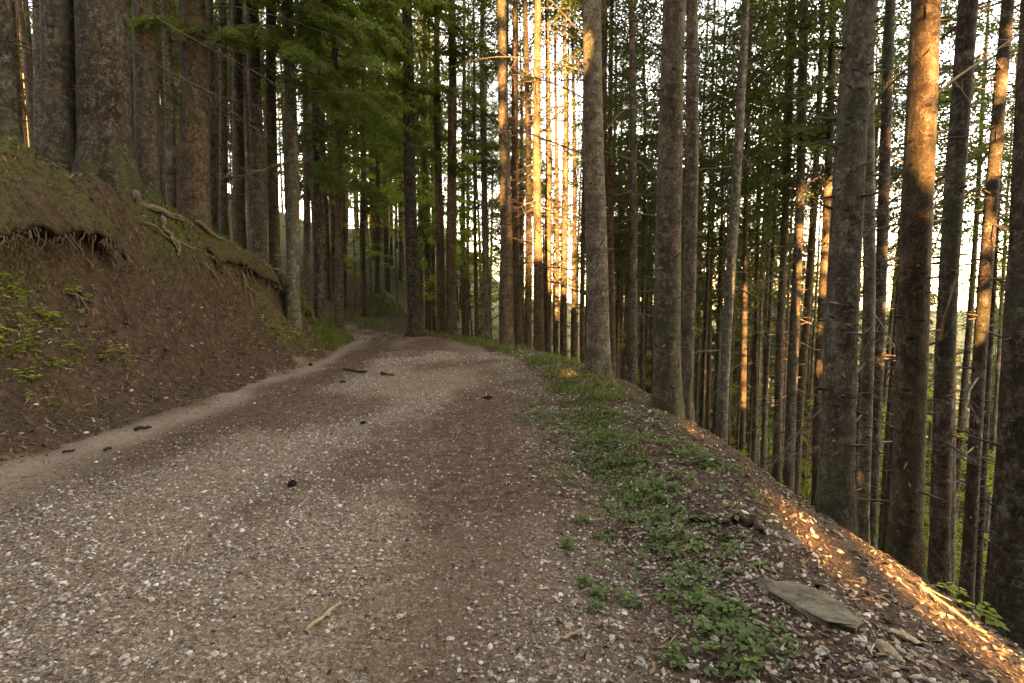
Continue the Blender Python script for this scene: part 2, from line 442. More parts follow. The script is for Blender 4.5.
def crown_mesh(name, h, base, maxlen, seed, mat, templ, whorl=0.5, nb=6, profile=0.75, keep=1.0, offset=None):
    """conifer crown round the z axis; branches as needle sprays on thin wood"""
    r = np.random.default_rng(seed)
    Qs = []; tints = []; wood = Acc()
    z = base
    while z < h - 0.2:
        u = (z - base) / (h - base)
        L0 = maxlen * (1 - u) ** profile * (0.55 + 0.45 * min(1, u / 0.15)) + 0.15
        for k in range(nb):
            if r.random() > keep: continue
            L = L0 * r.uniform(0.55, 1.15)
            az = r.uniform(0, 2 * math.pi)
            pitch = math.radians(r.uniform(-38, -8) + 30 * u)
            T = templ[r.integers(len(templ))]
            P = T * np.array([L, L * r.uniform(0.75, 1.1), L])
            P = P.copy()
            P[..., 2] += 0.10 * L * (P[..., 0] / L) ** 2 * r.uniform(0, 2)
            cp, sp = math.cos(pitch), math.sin(pitch)
            roll = r.normal(0, 0.25)
            x, y, zz = P[..., 0], P[..., 1] * math.cos(roll) - P[..., 2] * math.sin(roll), P[..., 1] * math.sin(roll) + P[..., 2] * math.cos(roll)
            x, zz = x * cp - zz * sp, x * sp + zz * cp
            ca, sa = math.cos(az), math.sin(az)
            zb = z + r.uniform(-0.2, 0.2)
            Qs.append(np.stack([x * ca - y * sa, x * sa + y * ca, zz + zb], -1))
            base_t = r.random()
            tints.append(np.clip(base_t * 0.6 + 0.4 * r.random(len(P)), 0, 1))
            tip = np.array([ca * cp * L * 0.8, sa * cp * L * 0.8, zb + sp * L * 0.8])
            mid = (tip + np.array([0, 0, zb])) / 2 - np.array([0, 0, 0.03 * L])
            wood.add(*tube([np.array([0, 0, zb]), mid, tip], [0.022, 0.012, 0.004], 3), 1, 0.5)
        z += whorl * r.uniform(0.7, 1.3)
    Q = np.concatenate(Qs); tn = np.concatenate(tints)
    if offset is not None:      # openings for the sun beams (off-view trees only)
        A = np.array(LIT); hit = np.zeros(len(Q), bool)
        for pts in (Q.mean(1), Q[:, 0], Q[:, 1], Q[:, 2], Q[:, 3], (Q[:, 0] + Q[:, 2]) / 2 * .5 + Q[:, 0] * .5, (Q[:, 0] + Q[:, 2]) / 2 * .5 + Q[:, 2] * .5):
            c = uv(pts + offset)
            for (a, b, rr) in A:
                hit |= (c[:, 0] - a) ** 2 + (c[:, 1] - b) ** 2 < (rr + (0.02 if rr < .1 else 0.06)) ** 2
        Q = Q[~hit]; tn = tn[~hit]
    n = len(Q)
    V = np.concatenate([Q.reshape(-1, 3)] + wood.v)
    qf = np.concatenate([np.arange(4 * n).reshape(-1, 4)] + [q + 4 * n for q in wood.q])
    mi = np.concatenate([np.zeros(n)] + wood.m)
    t = np.concatenate([np.repeat(tn, 4)] + wood.t)
    return mesh_np(name, V, qf, [mat, TWIG], False, mi, {'tint': t})

CROWN_HIGH = [crown_mesh('crown', 27, 13.5, 2.5, 100 + i, NEEDLE, SPRAY, 0.62, 5, keep=.7) for i in range(3)]
CROWN_MID = [crown_mesh('crown', 25, 8.2, 2.5, 200 + i, NEEDLE, SPRAY, 0.60, 5, keep=.6) for i in range(4)]
CROWN_THIN = [crown_mesh('crown', 22, 7.0, 2.0, 300 + i, NEEDLE, SPRAY, 0.7, 5, keep=0.75) for i in range(3)]
CROWN_LOW = [crown_mesh('crown', 24, 5.6, 2.4, 400 + i, NEEDLE_G, SPRAY_FINE, 0.8, 4, keep=.6) for i in range(2)]

CROWN_B = {b: [crown_mesh('crown', 27, b, 2.5, 500 + 10 * b + i, NEEDLE, SPRAY, 0.62, 5, keep=.55) for i in range(2)] for b in (8, 11, 14, 17, 20)}
# dead branches ------------------------------------------------------
def dead_branch(seed, L=1.6, sub=9, r0=0.014, droop=0.25):
    r = np.random.default_rng(seed); A = Acc()
    n = 9; s = np.linspace(0, 1, n)
    side = r.normal(0, 0.10); cv = r.uniform(-droop, droop * 0.6)
    P = np.stack([s * L, side * s ** 2 * L + 0.02 * r.normal(size=n) * s, cv * L * s ** 1.6 + 0.015 * r.normal(size=n) * s], -1)
    A.add(*tube(P, r0 * (1 - 0.85 * s) + 0.0015, 5), 0)
    for k in range(sub):
        t = r.uniform(0.2, 0.97); b = np.array([np.interp(t, s, P[:, c]) for c in range(3)])
        l = L * (1 - t * 0.7) * r.uniform(0.15, 0.42); a = r.uniform(0.5, 1.1) * r.choice([-1, 1])
        d = np.array([math.cos(a), math.sin(a), r.normal(-0.15, 0.3)])
        q = np.linspace(0, 1, 5)
        pts = b + np.outer(q * l, d) + np.stack([np.zeros(5), np.zeros(5), r.normal(-0.02, 0.1) * l * q ** 2], -1)
        A.add(*tube(pts, (r0 * 0.42) * (1 - 0.8 * q) + 0.0012, 4), 0)
        for m_ in range(2):
            if r.random() < 0.6:
                u = r.uniform(0.4, 0.9); bb = b + d * l * u
                d2 = d + r.normal(0, 0.6, 3); e = bb + d2 * l * 0.35
                A.add(*tube([bb, (bb + e) / 2 + r.normal(0, 0.01, 3), e], [r0 * 0.25, r0 * 0.2, 0.001], 3), 0)
    return A.mesh('branch', TWIG, True)
DEAD = [dead_branch(600 + i, 1.0 + 0.22 * (i % 6), 8 + i % 5) for i in range(10)]

# trunk ----------------------------------------------------------------
def trunk_data(h, r0, seed, sides=18, rings=44, lean=(0, 0), flare=0.5, lobes=5, stubs=60, twigs=0, mats=BARK, twig_rng=(1.5, 11), deep=0.6):
    r = np.random.default_rng(seed)
    t = np.concatenate([np.linspace(-deep, 1.2, rings // 3), np.linspace(1.2, h, rings - rings // 3 + 1)[1:]])
    tt = np.clip(t, 0, h)
    rad = r0 * (1 - (tt / h) ** 1.15 * 0.93)
    th = np.linspace(0, 2 * np.pi, sides, endpoint=False)
    ph = r.uniform(0, 6.28, 3)
    fl = flare * np.exp(-np.clip(t, 0, None) / 0.36)
    lob = 1 + fl[:, None] * (0.55 + 0.6 * np.cos(lobes * th + ph[0])[None] * (0.6 + 0.4 * np.cos(2 * th + ph[1]))[None])
    lob = lob * (1 + 0.035 * np.cos(2 * th[None] + ph[2] + t[:, None] * 0.6) + 0.02 * r.normal(size=(len(t), sides)))
    wob = 0.05
    cx = lean[0] * t + wob * np.sin(t * 0.35 + ph[0]) * np.minimum(np.abs(t) / 4, 1)
    cy = lean[1] * t + wob * np.cos(t * 0.31 + ph[1]) * np.minimum(np.abs(t) / 4, 1)
    R_ = rad[:, None] * lob
    V = np.stack([cx[:, None] + R_ * np.cos(th), cy[:, None] + R_ * np.sin(th), np.repeat(t[:, None], sides, 1)], -1).reshape(-1, 3)
    n = sides; m = len(t)
    i = np.arange(m - 1)[:, None] * n; j = np.arange(n)[None]
    q = np.stack([i + j, i + (j + 1) % n, i + n + (j + 1) % n, i + n + j], -1).reshape(-1, 4)
    A = Acc(); A.add(V, q, 0)
    def axis(z): return np.array([np.interp(z, t, cx), np.interp(z, t, cy), z]), np.interp(z, t, rad)
    for k in range(stubs):
        z = r.uniform(0.8, min(h * 0.5, 12)); p, rr = axis(z); a = r.uniform(0, 6.28)
        d = np.array([math.cos(a), math.sin(a), r.uniform(-0.25, 0.35)]); l = r.uniform(0.03, 0.13) if r.random() < .75 else r.uniform(.12, .38)
        b = p + d * rr * 0.9; w = r.uniform(0.006, 0.013)
        A.add(*tube([b, b + d * (rr * 0.1 + l * 0.5), b + d * (rr * 0.1 + l)], [w * 1.3, w, w * 0.5], 4), 1)
    for k in range(twigs):
        z = r.uniform(*twig_rng); p, rr = axis(z); a = r.uniform(0, 6.28); l = r.uniform(0.35, 1.5)
        d = np.array([math.cos(a), math.sin(a), r.uniform(-0.45, 0.12)])
        s_ = np.linspace(0, 1, 4)
        pts = p + np.outer(s_ * l, d) + np.outer(s_ ** 2, [r.normal(0, 0.12), r.normal(0, 0.12), r.normal(0.02, 0.12)])
        A.add(*tube(pts, 0.012 * (1 - 0.8 * s_), 3), 1)
        for g_ in range(3):
            b = pts[1 + g_ % 3]; e = b + np.array([*r.normal(0, 0.28, 2), r.normal(-0.1, 0.12)])
            A.add(*tube([b, (b + e) / 2, e], [0.006, 0.005, 0.002], 3), 1)
    return A.mesh('trunk', [mats, TWIG], True), axis

# ------------------------------------------------------------------ named trees
HERO = []
TREES = []      # all (x,y,radius)
def hero(pxb, pyb, pxt, wpx, label, depth=None, ref=None, bark=BARK, crown='high', scale=1.0, nbr=8, flare=0.5, stubs=90, h=27, br=(1.8, 9.0)):
    if depth is None:
        P = ground_hit(pxb, pyb)
        if P is None: P = at_depth(pxb, pyb, 20)
    else:
        p = at_depth(pxb, ref or 320, depth); P = np.array([p[0], p[1], hz(p[0], p[1])])
    y = P[1]
    top = at_depth(pxt, 0, y)
    dz = max(3.0, top[2] - P[2])
    lean = ((top[0] - P[0]) / dz, random.uniform(-0.012, 0.012))
    cosv = math.cos(math.atan(abs(P[0]) / y))
    dia = wpx * y / F * cosv
    r0 = dia / 2 * 0.98
    root = link('spruce_tree', None, None, P)
    tag(root, label, 'tree', 'tall spruce trunks beside the road')
    sd = random.randint(0, 10 ** 6)
    near = y < 12
    me, axis = trunk_data(h, r0, sd, 24 if near else 14, 60 if near else 36, lean, flare, random.choice([4, 5, 6]), stubs, 0 if near else 14, bark, br)
    link('trunk', me, root)
    cm = {'high': CROWN_HIGH, 'mid': CROWN_MID, 'thin': CROWN_THIN, 'low': CROWN_LOW}[crown]
    c = link('crown', random.choice(cm), root)
    c.rotation_euler = (math.atan(-lean[1]), math.atan(lean[0]), random.uniform(0, 6.28)) if False else (0, 0, random.uniform(0, 6.28))
    zc = 14.0
    c.location = (lean[0] * zc, lean[1] * zc, 0); c.scale = (scale, scale, scale)
    for k in range(nbr if nbr < 12 else 34):
        z = random.uniform(*br) if nbr < 12 else random.uniform(2.2, 12); p, rr = axis(z)
        b = link('branch', random.choice(DEAD), root, p)
        s = random.uniform(0.7, 1.25) * (1 if nbr < 12 else 1.25)
        b.rotation_euler = (random.uniform(-0.3, 0.3), random.uniform(-0.05, 0.45), random.uniform(0, 6.28)); b.scale = (s, s, s)
    TREES.append((P[0], P[1], r0))
    HERO.append((root, P, lean, axis, r0))
    return root, P, lean, axis, r0

# stand on the bank
T_edge = hero(6, 152, 2, 27, 'dark spruce cut by the picture edge beside the mossy mound', depth=8.6, ref=152, bark=BARK_DARK, nbr=3)
hero(20, 147, 16, 8, 'slim reddish spruce squeezed beside the pale lichen trunk above the mossy mound', depth=13, ref=150, bark=BARK_RED, nbr=4)
hero(38, 150, 33, 13, 'slim pale lichen-grey trunk rising behind the mossy mound', depth=11.5, ref=150, bark=BARK_PALE, nbr=3)
hero(59, 155, 56, 37, 'thick brown spruce on the bank with its foot behind the mossy mound', depth=9.4, ref=155, bark=BARK, nbr=3, flare=0.4)
T_big = hero(108, 200, 104, 54, 'thickest lichen-speckled spruce on the bank, one root bracing down the slope', depth=9.5, ref=200, bark=BARK_DARK, nbr=4, flare=0.6, stubs=120)
hero(148, 207, 144, 25, 'brown spruce half hidden behind the thickest trunk on the bank', depth=11.2, ref=205, bark=BARK_RED, nbr=4)
hero(171, 210, 166, 10, 'slim trunk mottled white with lichen between two brown spruces on the bank', depth=12.0, ref=210, bark=BARK_PALE, nbr=3)
T_l9 = hero(194, 216, 190, 31, 'spruce with reddish bark at the bank edge above the hanging roots', depth=12.0, ref=216, bark=BARK_RED, nbr=4)
hero(213, 226, 210, 8, 'thin grey spruce just beyond the reddish trunk on the bank', depth=15, ref=226, bark=BARK, nbr=5)
hero(223, 232, 221, 9, 'thin pale-barked spruce second beyond the reddish trunk on the bank', depth=14.5, ref=232, bark=BARK_PALE, nbr=4)
T_l12 = hero(239, 240, 234, 13, 'medium brown spruce above the middle of the bank edge', depth=13.8, ref=240, bark=BARK_RED, nbr=6)
hero(259, 258, 255, 15, 'dark straight spruce between two brown ones above the exposed roots', depth=13.6, ref=255, bark=BARK_DARK, nbr=6)
hero(275, 268, 273, 12, 'orange-tinted spruce beside the pale trunk at the lower bank edge', depth=14.2, ref=268, bark=BARK_RED, nbr=6)
T_l15 = hero(292, 287, 288, 14, 'pale grey trunk standing where the mossy bank edge ends', depth=13.6, ref=285, bark=BARK_PALE, nbr=5, crown='mid')
hero(306, 300, 303, 7, 'thin trunk just past the end of the mossy bank edge', depth=19, ref=300, bark=BARK, crown='mid', nbr=5)
T_l17 = hero(319, 315, 314, 11, 'dark spruce with low green boughs near the root tangle at the bank foot', depth=16.5, ref=312, bark=BARK_DARK, crown='low', nbr=6)
T_l19 = hero(339, 318, 335, 9, 'slender spruce with low green boughs above the grassy bank foot', depth=19, ref=318, bark=BARK, crown='low', nbr=6)
hero(364, 322, 362, 6, 'thin spruce with low green boughs just behind the road bend', depth=25, ref=322, bark=BARK_DARK, crown='low', nbr=6)
hero(378, 318, 377, 5, 'thin pole-like spruce between the bend and the leaning trunk', depth=30, ref=320, bark=BARK, crown='low', nbr=5)
# outside of the bend
T_c1 = hero(416, 336, 405, 15, 'sturdy spruce with a flared foot standing alone where the road bends', bark=BARK_DARK, crown='low', nbr=10, flare=0.75, scale=1.15)
T_t1 = hero(441, 337, 437, 9, 'first of two twin brown spruces just past the flared tree', depth=21, ref=335, bark=BARK_RED, crown='mid', nbr=9)
T_t2 = hero(452, 338, 451, 11, 'thicker of two twin brown spruces just past the flared tree', depth=20.5, ref=335, bark=BARK, crown='high', nbr=9)
hero(464, 338, 463, 6, 'thin greenish spruce before the gap of yellow-green saplings', depth=27, ref=335, bark=BARK_PALE, crown='mid', nbr=6)
hero(485, 342, 483, 8, 'slim pale spruce in front of the yellow-green saplings', depth=22, ref=340, bark=BARK_PALE, crown='thin', nbr=9)
hero(507, 350, 503, 13, 'straight tan spruce at the grassy verge before the sunlit trunks', depth=16.5, ref=348, bark=BARK, crown='high', nbr=10, scale=1.15)
hero(518, 352, 515, 9, 'brown spruce tight behind the straight tan one at the verge', depth=18.5, ref=350, bark=BARK_RED, crown='high', nbr=10, scale=1.15)
hero(529, 354, 526, 8, 'narrow trunk at the shaded edge of the sunlit group', depth=20, ref=352, bark=BARK, crown='high', nbr=12, scale=1.2)
hero(540, 358, 537, 10, 'golden sunlit spruce, brightest of the group beyond the verge', depth=17.5, ref=356, bark=BARK_RED, crown='high', nbr=16, scale=1.2)
hero(549, 358, 547, 8, 'slim sunlit spruce with many glowing dead twigs', depth=21, ref=356, bark=BARK, crown='high', nbr=16, scale=1.2)
hero(557, 358, 556, 6, 'thin sunlit pole in the middle of the glowing twigs', depth=25, ref=356, bark=BARK_RED, crown='high', nbr=16, scale=1.2)
hero(566, 362, 564, 7, 'thin warm-lit spruce behind the sunny patch of verge', depth=21, ref=360, bark=BARK, crown='high', nbr=14, scale=1.2)
hero(575, 366, 573, 6, 'thin dim spruce between the sunny patch and the grey trunk', depth=23, ref=364, bark=BARK, crown='high', nbr=10, scale=1.2)
hero(584, 368, 583, 6, 'thin brown spruce tucked close to the big grey trunk by the verge', depth=20, ref=366, bark=BARK_RED, crown='high', nbr=8, scale=1.1)
T_c17 = hero(599, 378, 594, 22, 'big grey-brown spruce at the verge edge with long bare side branches', depth=9.4, ref=376, bark=BARK_PALE, nbr=6, scale=1.25, br=(3.5, 9))
hero(613, 390, 612, 7, 'thin spruce directly behind the big grey-brown trunk', depth=17, ref=388, bark=BARK, crown='high', nbr=8)
hero(633, 396, 631, 9, 'tan spruce midway between the two big verge trunks', depth=14.5, ref=394, bark=BARK, crown='high', nbr=10)
hero(645, 398, 643, 5, 'thin dark spruce midway between the two big verge trunks', depth=22, ref=394, bark=BARK_DARK, crown='mid', nbr=8)
T_c21 = hero(667, 412, 671, 27, 'big knotty spruce with rows of dark branch scars on the verge edge', depth=6.9, ref=410, bark=BARK, nbr=3, stubs=150, scale=1.2, br=(3.5, 9))
hero(685, 424, 690, 14, 'straight brown spruce close beside the big knotty trunk', depth=8.6, ref=422, bark=BARK, nbr=5, stubs=90, scale=1.2)
# slope below the verge
hero(722, 440, 742, 11, 'smooth pale olive spruce leaning slightly, alone on the upper slope', depth=11.5, ref=440, bark=BARK_PALE, nbr=5)
hero(744, 430, 751, 7, 'thin spruce with a sunlit band low on its trunk', depth=17, ref=400, bark=BARK_RED, crown='mid', nbr=6)
hero(757, 430, 762, 6, 'thin pole just downhill of the sun-banded thin spruce', depth=19, ref=400, bark=BARK, crown='mid', nbr=6)
hero(781, 450, 789, 9, 'slim dark spruce with an orange sunlit edge', depth=13.5, ref=430, bark=BARK_RED, crown='mid', nbr=8)
hero(792, 460, 806, 12, 'brown spruce beside the orange-edged one on the slope', depth=12.5, ref=440, bark=BARK, crown='mid', nbr=8)
T_r8 = hero(822, 460, 832, 11, 'golden-lit slim spruce just uphill of the thick leaning trunk', depth=12.5, ref=420, bark=BARK_RED, crown='mid', nbr=8)
T_r9 = hero(836, 512, 863, 37, 'thick leaning spruce at the slope edge, its foot hidden by the verge', depth=4.9, ref=505, bark=BARK, nbr=0, stubs=150, scale=1.1)
hero(862, 540, 872, 15, 'slimmer spruce right behind the thick leaning trunk', depth=7.6, ref=535, bark=BARK_PALE, nbr=5)
hero(872, 520, 889, 14, 'dark spruce with short lit twigs between the leaning and the sunlit trunks', depth=9.0, ref=510, bark=BARK_DARK, nbr=8, br=(1.8, 7))
T_r11 = hero(904, 573, 922, 35, 'thick spruce with a long orange sunlit stripe on its upper trunk', depth=5.2, ref=573, bark=BARK_RED, nbr=4, stubs=110, scale=1.15, br=(3, 8))
T_r12 = hero(940, 584, 962, 24, 'mossy spruce next downhill from the orange-striped trunk', depth=5.6, ref=584, bark=BARK_DARK, nbr=5, br=(2, 8))
hero(968, 585, 1001, 17, 'slender leaning spruce between the mossy trunk and the dark edge trunk', depth=7.4, ref=575, bark=BARK_DARK, nbr=7, br=(2.5, 8))
hero(985, 560, 1012, 8, 'thin spruce showing just before the dark edge trunk', depth=12, ref=520, bark=BARK_DARK, crown='mid', nbr=8)
T_r15 = hero(1016, 640, 1047, 60, 'dark rough trunk with pale lichen spots cut by the picture edge', depth=4.5, ref=612, bark=BARK_DARK, nbr=2, stubs=60, flare=0.45)

# hand-placed long bare branches (parts of their trees)
def long_branch(T, pts, r0=0.014, sub=7, mat=TWIG, seed=0):
    root, P, lean, axis, rr = T
    r = np.random.default_rng(seed)
    W_ = []
    for (px, py, dy) in pts: W_.append(at_depth(px, py, P[1] + dy) - P)
    W_ = np.array(W_); s0 = np.linspace(0, 1, len(W_)); s = np.linspace(0, 1, 14)
    C = np.stack([np.interp(s, s0, W_[:, k]) for k in range(3)], -1)
    k = np.ones(3) / 3
    C[1:-1] = (C[:-2] + C[1:-1] + C[2:]) / 3
    A = Acc(); A.add(*tube(C, r0 * (1 - 0.8 * s) + 0.002, 5), 0)
    Lt = np.linalg.norm(C[-1] - C[0])
    for _ in range(sub):
        i = r.integers(3, 13); d = C[i] - C[i - 1]; d /= np.linalg.norm(d)
        d = d + r.normal(0, 0.55, 3); l = Lt * r.uniform(0.1, 0.28)
        q = np.linspace(0, 1, 5)
        A.add(*tube(C[i] + np.outer(q * l, d) + np.outer(q ** 2, [0, 0, -0.04]), 0.4 * r0 * (1 - .8 * q) + .001, 4), 0)
    link('branch', A.mesh('branch', mat, True), root)

long_branch(T_c17, [(594, 75, 0), (545, 60, -.3), (500, 56, -.5), (462, 62, -.6)], 0.016, 6, seed=1)
long_branch(T_c17, [(594, 104, 0), (560, 85, -.2), (525, 75, -.3), (505, 74, -.4)], 0.013, 6, seed=2)
long_branch(T_c17, [(594, 158, 0), (560, 145, -.3), (520, 130, -.4), (490, 128, -.5)], 0.013, 5, seed=3)
long_branch(T_c17, [(594, 42, 0), (570, 22, -.2), (540, -12, -.3)], 0.013, 4, seed=4)
long_branch(T_c17, [(600, 78, 0), (612, 55, -.1), (620, 20, -.2), (632, -10, -.2)], 0.012, 4, seed=5)
long_branch(T_c17, [(600, 120, 0), (625, 90, -.3), (655, 45, -.5)], 0.012, 5, seed=6)
long_branch(T_c17, [(602, 135, 0), (622, 110, .3), (662, 98, .5)], 0.010, 5, seed=7)
long_branch(T_c21, [(672, 55, 0), (640, 35, -.2), (610, 30, -.3)], 0.010, 4, seed=8)
long_branch(T_big, [(120, -8, 0), (175, 30, -.4), (230, 58, -.7), (290, 92, -.9)], 0.013, 6, seed=9)
long_branch(T_big, [(125, 45, 0), (170, 72, -.3), (215, 95, -.5), (262, 108, -.6)], 0.012, 6, seed=10)
long_branch(T_l9, [(200, 8, 0), (240, 6, -.6), (290, 20, -1.0), (350, 42, -1.4)], 0.013, 7, seed=11)
long_branch(T_l9, [(200, 65, 0), (225, 72, -.3), (262, 68, -.5)], 0.010, 5, seed=12)
long_branch(T_l9, [(204, 110, 0), (235, 118, -.2), (268, 135, -.3)], 0.009, 5, seed=13)
long_branch(T_r11, [(930, 100, 0), (955, 78, .1), (985, 58, .2), (1030, 26, .3)], 0.014, 6, TWIG_PALE, seed=14)
long_branch(T_r11, [(928, 205, 0), (942, 190, -.1), (948, 175, -.1)], 0.007, 3, seed=15)
long_branch(T_r12, [(940, 340, -.15), (944, 318, -.3), (950, 300, -.35), (956, 278, -.35)], 0.012, 2, TWIG_PALE, seed=16)
long_branch(T_r12, [(948, 218, 0), (930, 222, -.2), (912, 224, -.3)], 0.008, 2, TWIG_PALE, seed=17)
long_branch(T_r12, [(952, 182, 0), (975, 178, -.2), (992, 176, -.2)], 0.008, 2, TWIG_PALE, seed=18)

# low live boughs on some of the bank trees
def bough_mesh(seed, L, mat=NEEDLE_G):
    r = np.random.default_rng(seed); Qs = []; tn = []; wood = Acc()
    s = np.linspace(0, 1, 10)
    C = np.stack([s * L, 0.1 * L * np.sin(s * 2) * r.normal(), -0.22 * L * s ** 1.5], -1)
    wood.add(*tube(C, 0.02 * (1 - 0.85 * s) + 0.002, 5), 1, 0.5)
    for k in range(int(8 * L)):
        t = r.uniform(0.12, 1); b = np.array([np.interp(t, s, C[:, c]) for c in range(3)])
        a = r.uniform(0.35, 1.1) * r.choice([-1, 1]) * (1 - 0.4 * t); l = r.uniform(0.35, 0.8)
        T = SPRAY_FINE[r.integers(3)] * l
        dp = -r.uniform(0.15, 0.75)
        x, y, z = T[..., 0], T[..., 1], T[..., 2]
        x, z = x * math.cos(dp) - z * math.sin(dp), x * math.sin(dp) + z * math.cos(dp)
        Qs.append(np.stack([x * math.cos(a) - y * math.sin(a), x * math.sin(a) + y * math.cos(a), z], -1) + b)
        tn.append(np.clip(r.random() * 0.6 + 0.4 * r.random(len(T)), 0, 1))
    Q = np.concatenate(Qs); tn = np.concatenate(tn); n = len(Q)
    return mesh_np('bough', np.concatenate([Q.reshape(-1, 3)] + wood.v),
                   np.concatenate([np.arange(4 * n).reshape(-1, 4)] + [q + 4 * n for q in wood.q]), [mat, TWIG], False,
                   np.concatenate([np.zeros(n)] + wood.m), {'tint': np.concatenate([np.repeat(tn, 4)] + wood.t)})
BOUGH = [bough_mesh(800 + i, 1.8 + 0.4 * i) for i in range(4)]
def boughs(T, specs):
    root, P, lean, axis, rr = T
    for (z, az, i, s) in specs:
        p, _ = axis(z)
        b = link('bough', BOUGH[i], root, p)
        b.rotation_euler = (0, random.uniform(-0.1, 0.25), math.radians(az)); b.scale = (s, s, s)
boughs(T_l15, [(5.6, -20, 3, 1.0), (6.3, 10, 2, 1.0), (6.9, -60, 3, 1.0), (7.6, -30, 3, 1.1), (8.2, 40, 3, 1), (5.0, 30, 1, 1), (8.8, -10, 3, 1.1), (7.2, -95, 2, 1)])
boughs(T_l15, [(7.9, -60, 3, 1.1), (8.6, -100, 3, 1.1), (9.1, -40, 3, 1.1), (9.4, 20, 3, 1.1), (6.6, -120, 3, 1), (9.6, -75, 3, 1.2), (8.9, 60, 3, 1.1)])
boughs(T_l12, [(8.0, -40, 3, 1.1), (8.6, -80, 3, 1.1), (9.0, -10, 3, 1.1), (9.3, -60, 3, 1.2), (6.0, -20, 3, 1.0), (6.6, -50, 2, 1.0), (5.4, 5, 2, .9), (7.0, -5, 3, 1.1), (7.3, -80, 2, 1)])
boughs(T_l17, [(5.3, -60, 3, 1.0), (6.7, -40, 3, 1), (7.4, 0, 3, 1.1), (8.2, -70, 3, 1.1)])
boughs(T_l17, [(8.9, -30, 3, 1.1), (9.5, -80, 3, 1.2), (10.1, 0, 3, 1.2), (10.6, -50, 3, 1.2), (11.2, 30, 3, 1.2)])
boughs(T_l19, [(8.8, -60, 3, 1.1), (9.7, 10, 3, 1.2), (10.6, -40, 3, 1.2), (11.5, -90, 3, 1.2), (12.2, 0, 3, 1.2), (5.8, -50, 3, 1.0), (7.9, -30, 3, 1)])
boughs(T_t1, [(8.0, 160, 2, 1.0), (9.2, 20, 3, 1.0), (10.1, 210, 3, 1.0), (11, -50, 3, 1.1), (9.6, 100, 3, 1)])
boughs(T_t2, [(7.5, -30, 2, 1.0), (8.7, 60, 3, 1.0), (9.9, 190, 3, 1.0), (10.8, -20, 3, 1.1), (11.4, -80, 3, 1.1)])
boughs(T_c1, [(10.2, 100, 3, 1.1), (10.8, -90, 3, 1.2), (11.5, 10, 3, 1.2), (12.2, -40, 3, 1.2), (11.0, 180, 3, 1.2), (7.2, 20, 2, 1.0), (9.2, -30, 3, 1)])

# ------------------------------------------------------------------ the stand behind: many slim spruces
TR_FAR = []
for i, bm in enumerate((BARK, BARK_RED, BARK_PALE, BARK_DARK, BARK, BARK_RED)):
    TR_FAR.append(trunk_data(25, 0.165, 900 + i, 9, 22, (0, 0), 0.3, 5, 0, 46, bm, (2.0, 11.5), 0.8)[0])

def far_tree(x, y, crown, label, group, s=1.0, rs=1.0):
    root = link('spruce_tree', None, None, (x, y, hz(x, y)))
    root.rotation_euler = (random.gauss(0, 0.012), random.gauss(0, 0.016), random.uniform(0, 6.28))
    tag(root, label, 'tree', group)
    t = link('trunk', random.choice(TR_FAR), root); t.scale = (rs, rs, s)
    c = link('crown', random.choice(crown), root); c.scale = (s * random.uniform(0.85, 1.1),) * 2 + (s,)
    TREES.append((x, y, 0.17 * rs))

def free(x, y, dmin):
    for (a, b, c) in TREES:
        if (a - x) ** 2 + (b - y) ** 2 < dmin ** 2: return False
    if y > 27: return True      # the road has turned away by here
    return not (float(edge_left(y)) - 0.5 < x < (float(lip(y)) + 0.1 if y < 19 else float(edge_right(y)) + .6))

def scatter(n, px0, px1, d0, d1, crowns, label, group, dmin=1.5, rs=(0.6, 1.15), power=1.0):
    k = 0; tries = 0
    while k < n and tries < 6000:
        tries += 1
        px = random.uniform(px0, px1); y = d0 + (d1 - d0) * random.random() ** power
        x = (px - W / 2) / F * y
        if not free(x, y, dmin): continue
        zg = hz(x, y); cr_ = random.choice(crowns)
        if px > 560:
            b_ = min(CROWN_B, key=lambda q: abs(q - (random.uniform(1.0, 6.5) - zg))); cr_ = CROWN_B[b_]
        far_tree(x, y, cr_, label, group, random.uniform(0.85, 1.15), random.uniform(*rs)); k += 1
    return k
scatter(60, -60, 330, 14, 42, [CROWN_MID, CROWN_THIN, CROWN_HIGH], 'slim spruce deep in the dim stand above the mossy bank', 'slim spruces in the stand above the bank', 1.2, power=0.8)
scatter(26, 320, 440, 26, 50, [CROWN_MID, CROWN_LOW, CROWN_MID], 'slim spruce on the slope past the road bend, among low green boughs', 'slim spruces past the road bend', 1.3)
scatter(28, 450, 600, 21, 50, [CROWN_HIGH, CROWN_MID, CROWN_THIN], 'slim spruce in the warm-lit stand seen past the far end of the road', 'slim spruces in the warm-lit stand', 1.3)
scatter(92, 590, 840, 14, 46, [CROWN_MID, CROWN_THIN, CROWN_MID], 'pole-thin spruce in the crowded dark stand down the slope', 'pole-thin spruces down the slope', 1.3, (0.5, 1.0))
scatter(56, 840, 1090, 11, 42, [CROWN_MID, CROWN_THIN, CROWN_MID], 'thin spruce against the bright sky low on the steep slope', 'thin spruces low on the steep slope', 1.4, (0.5, 1.0))

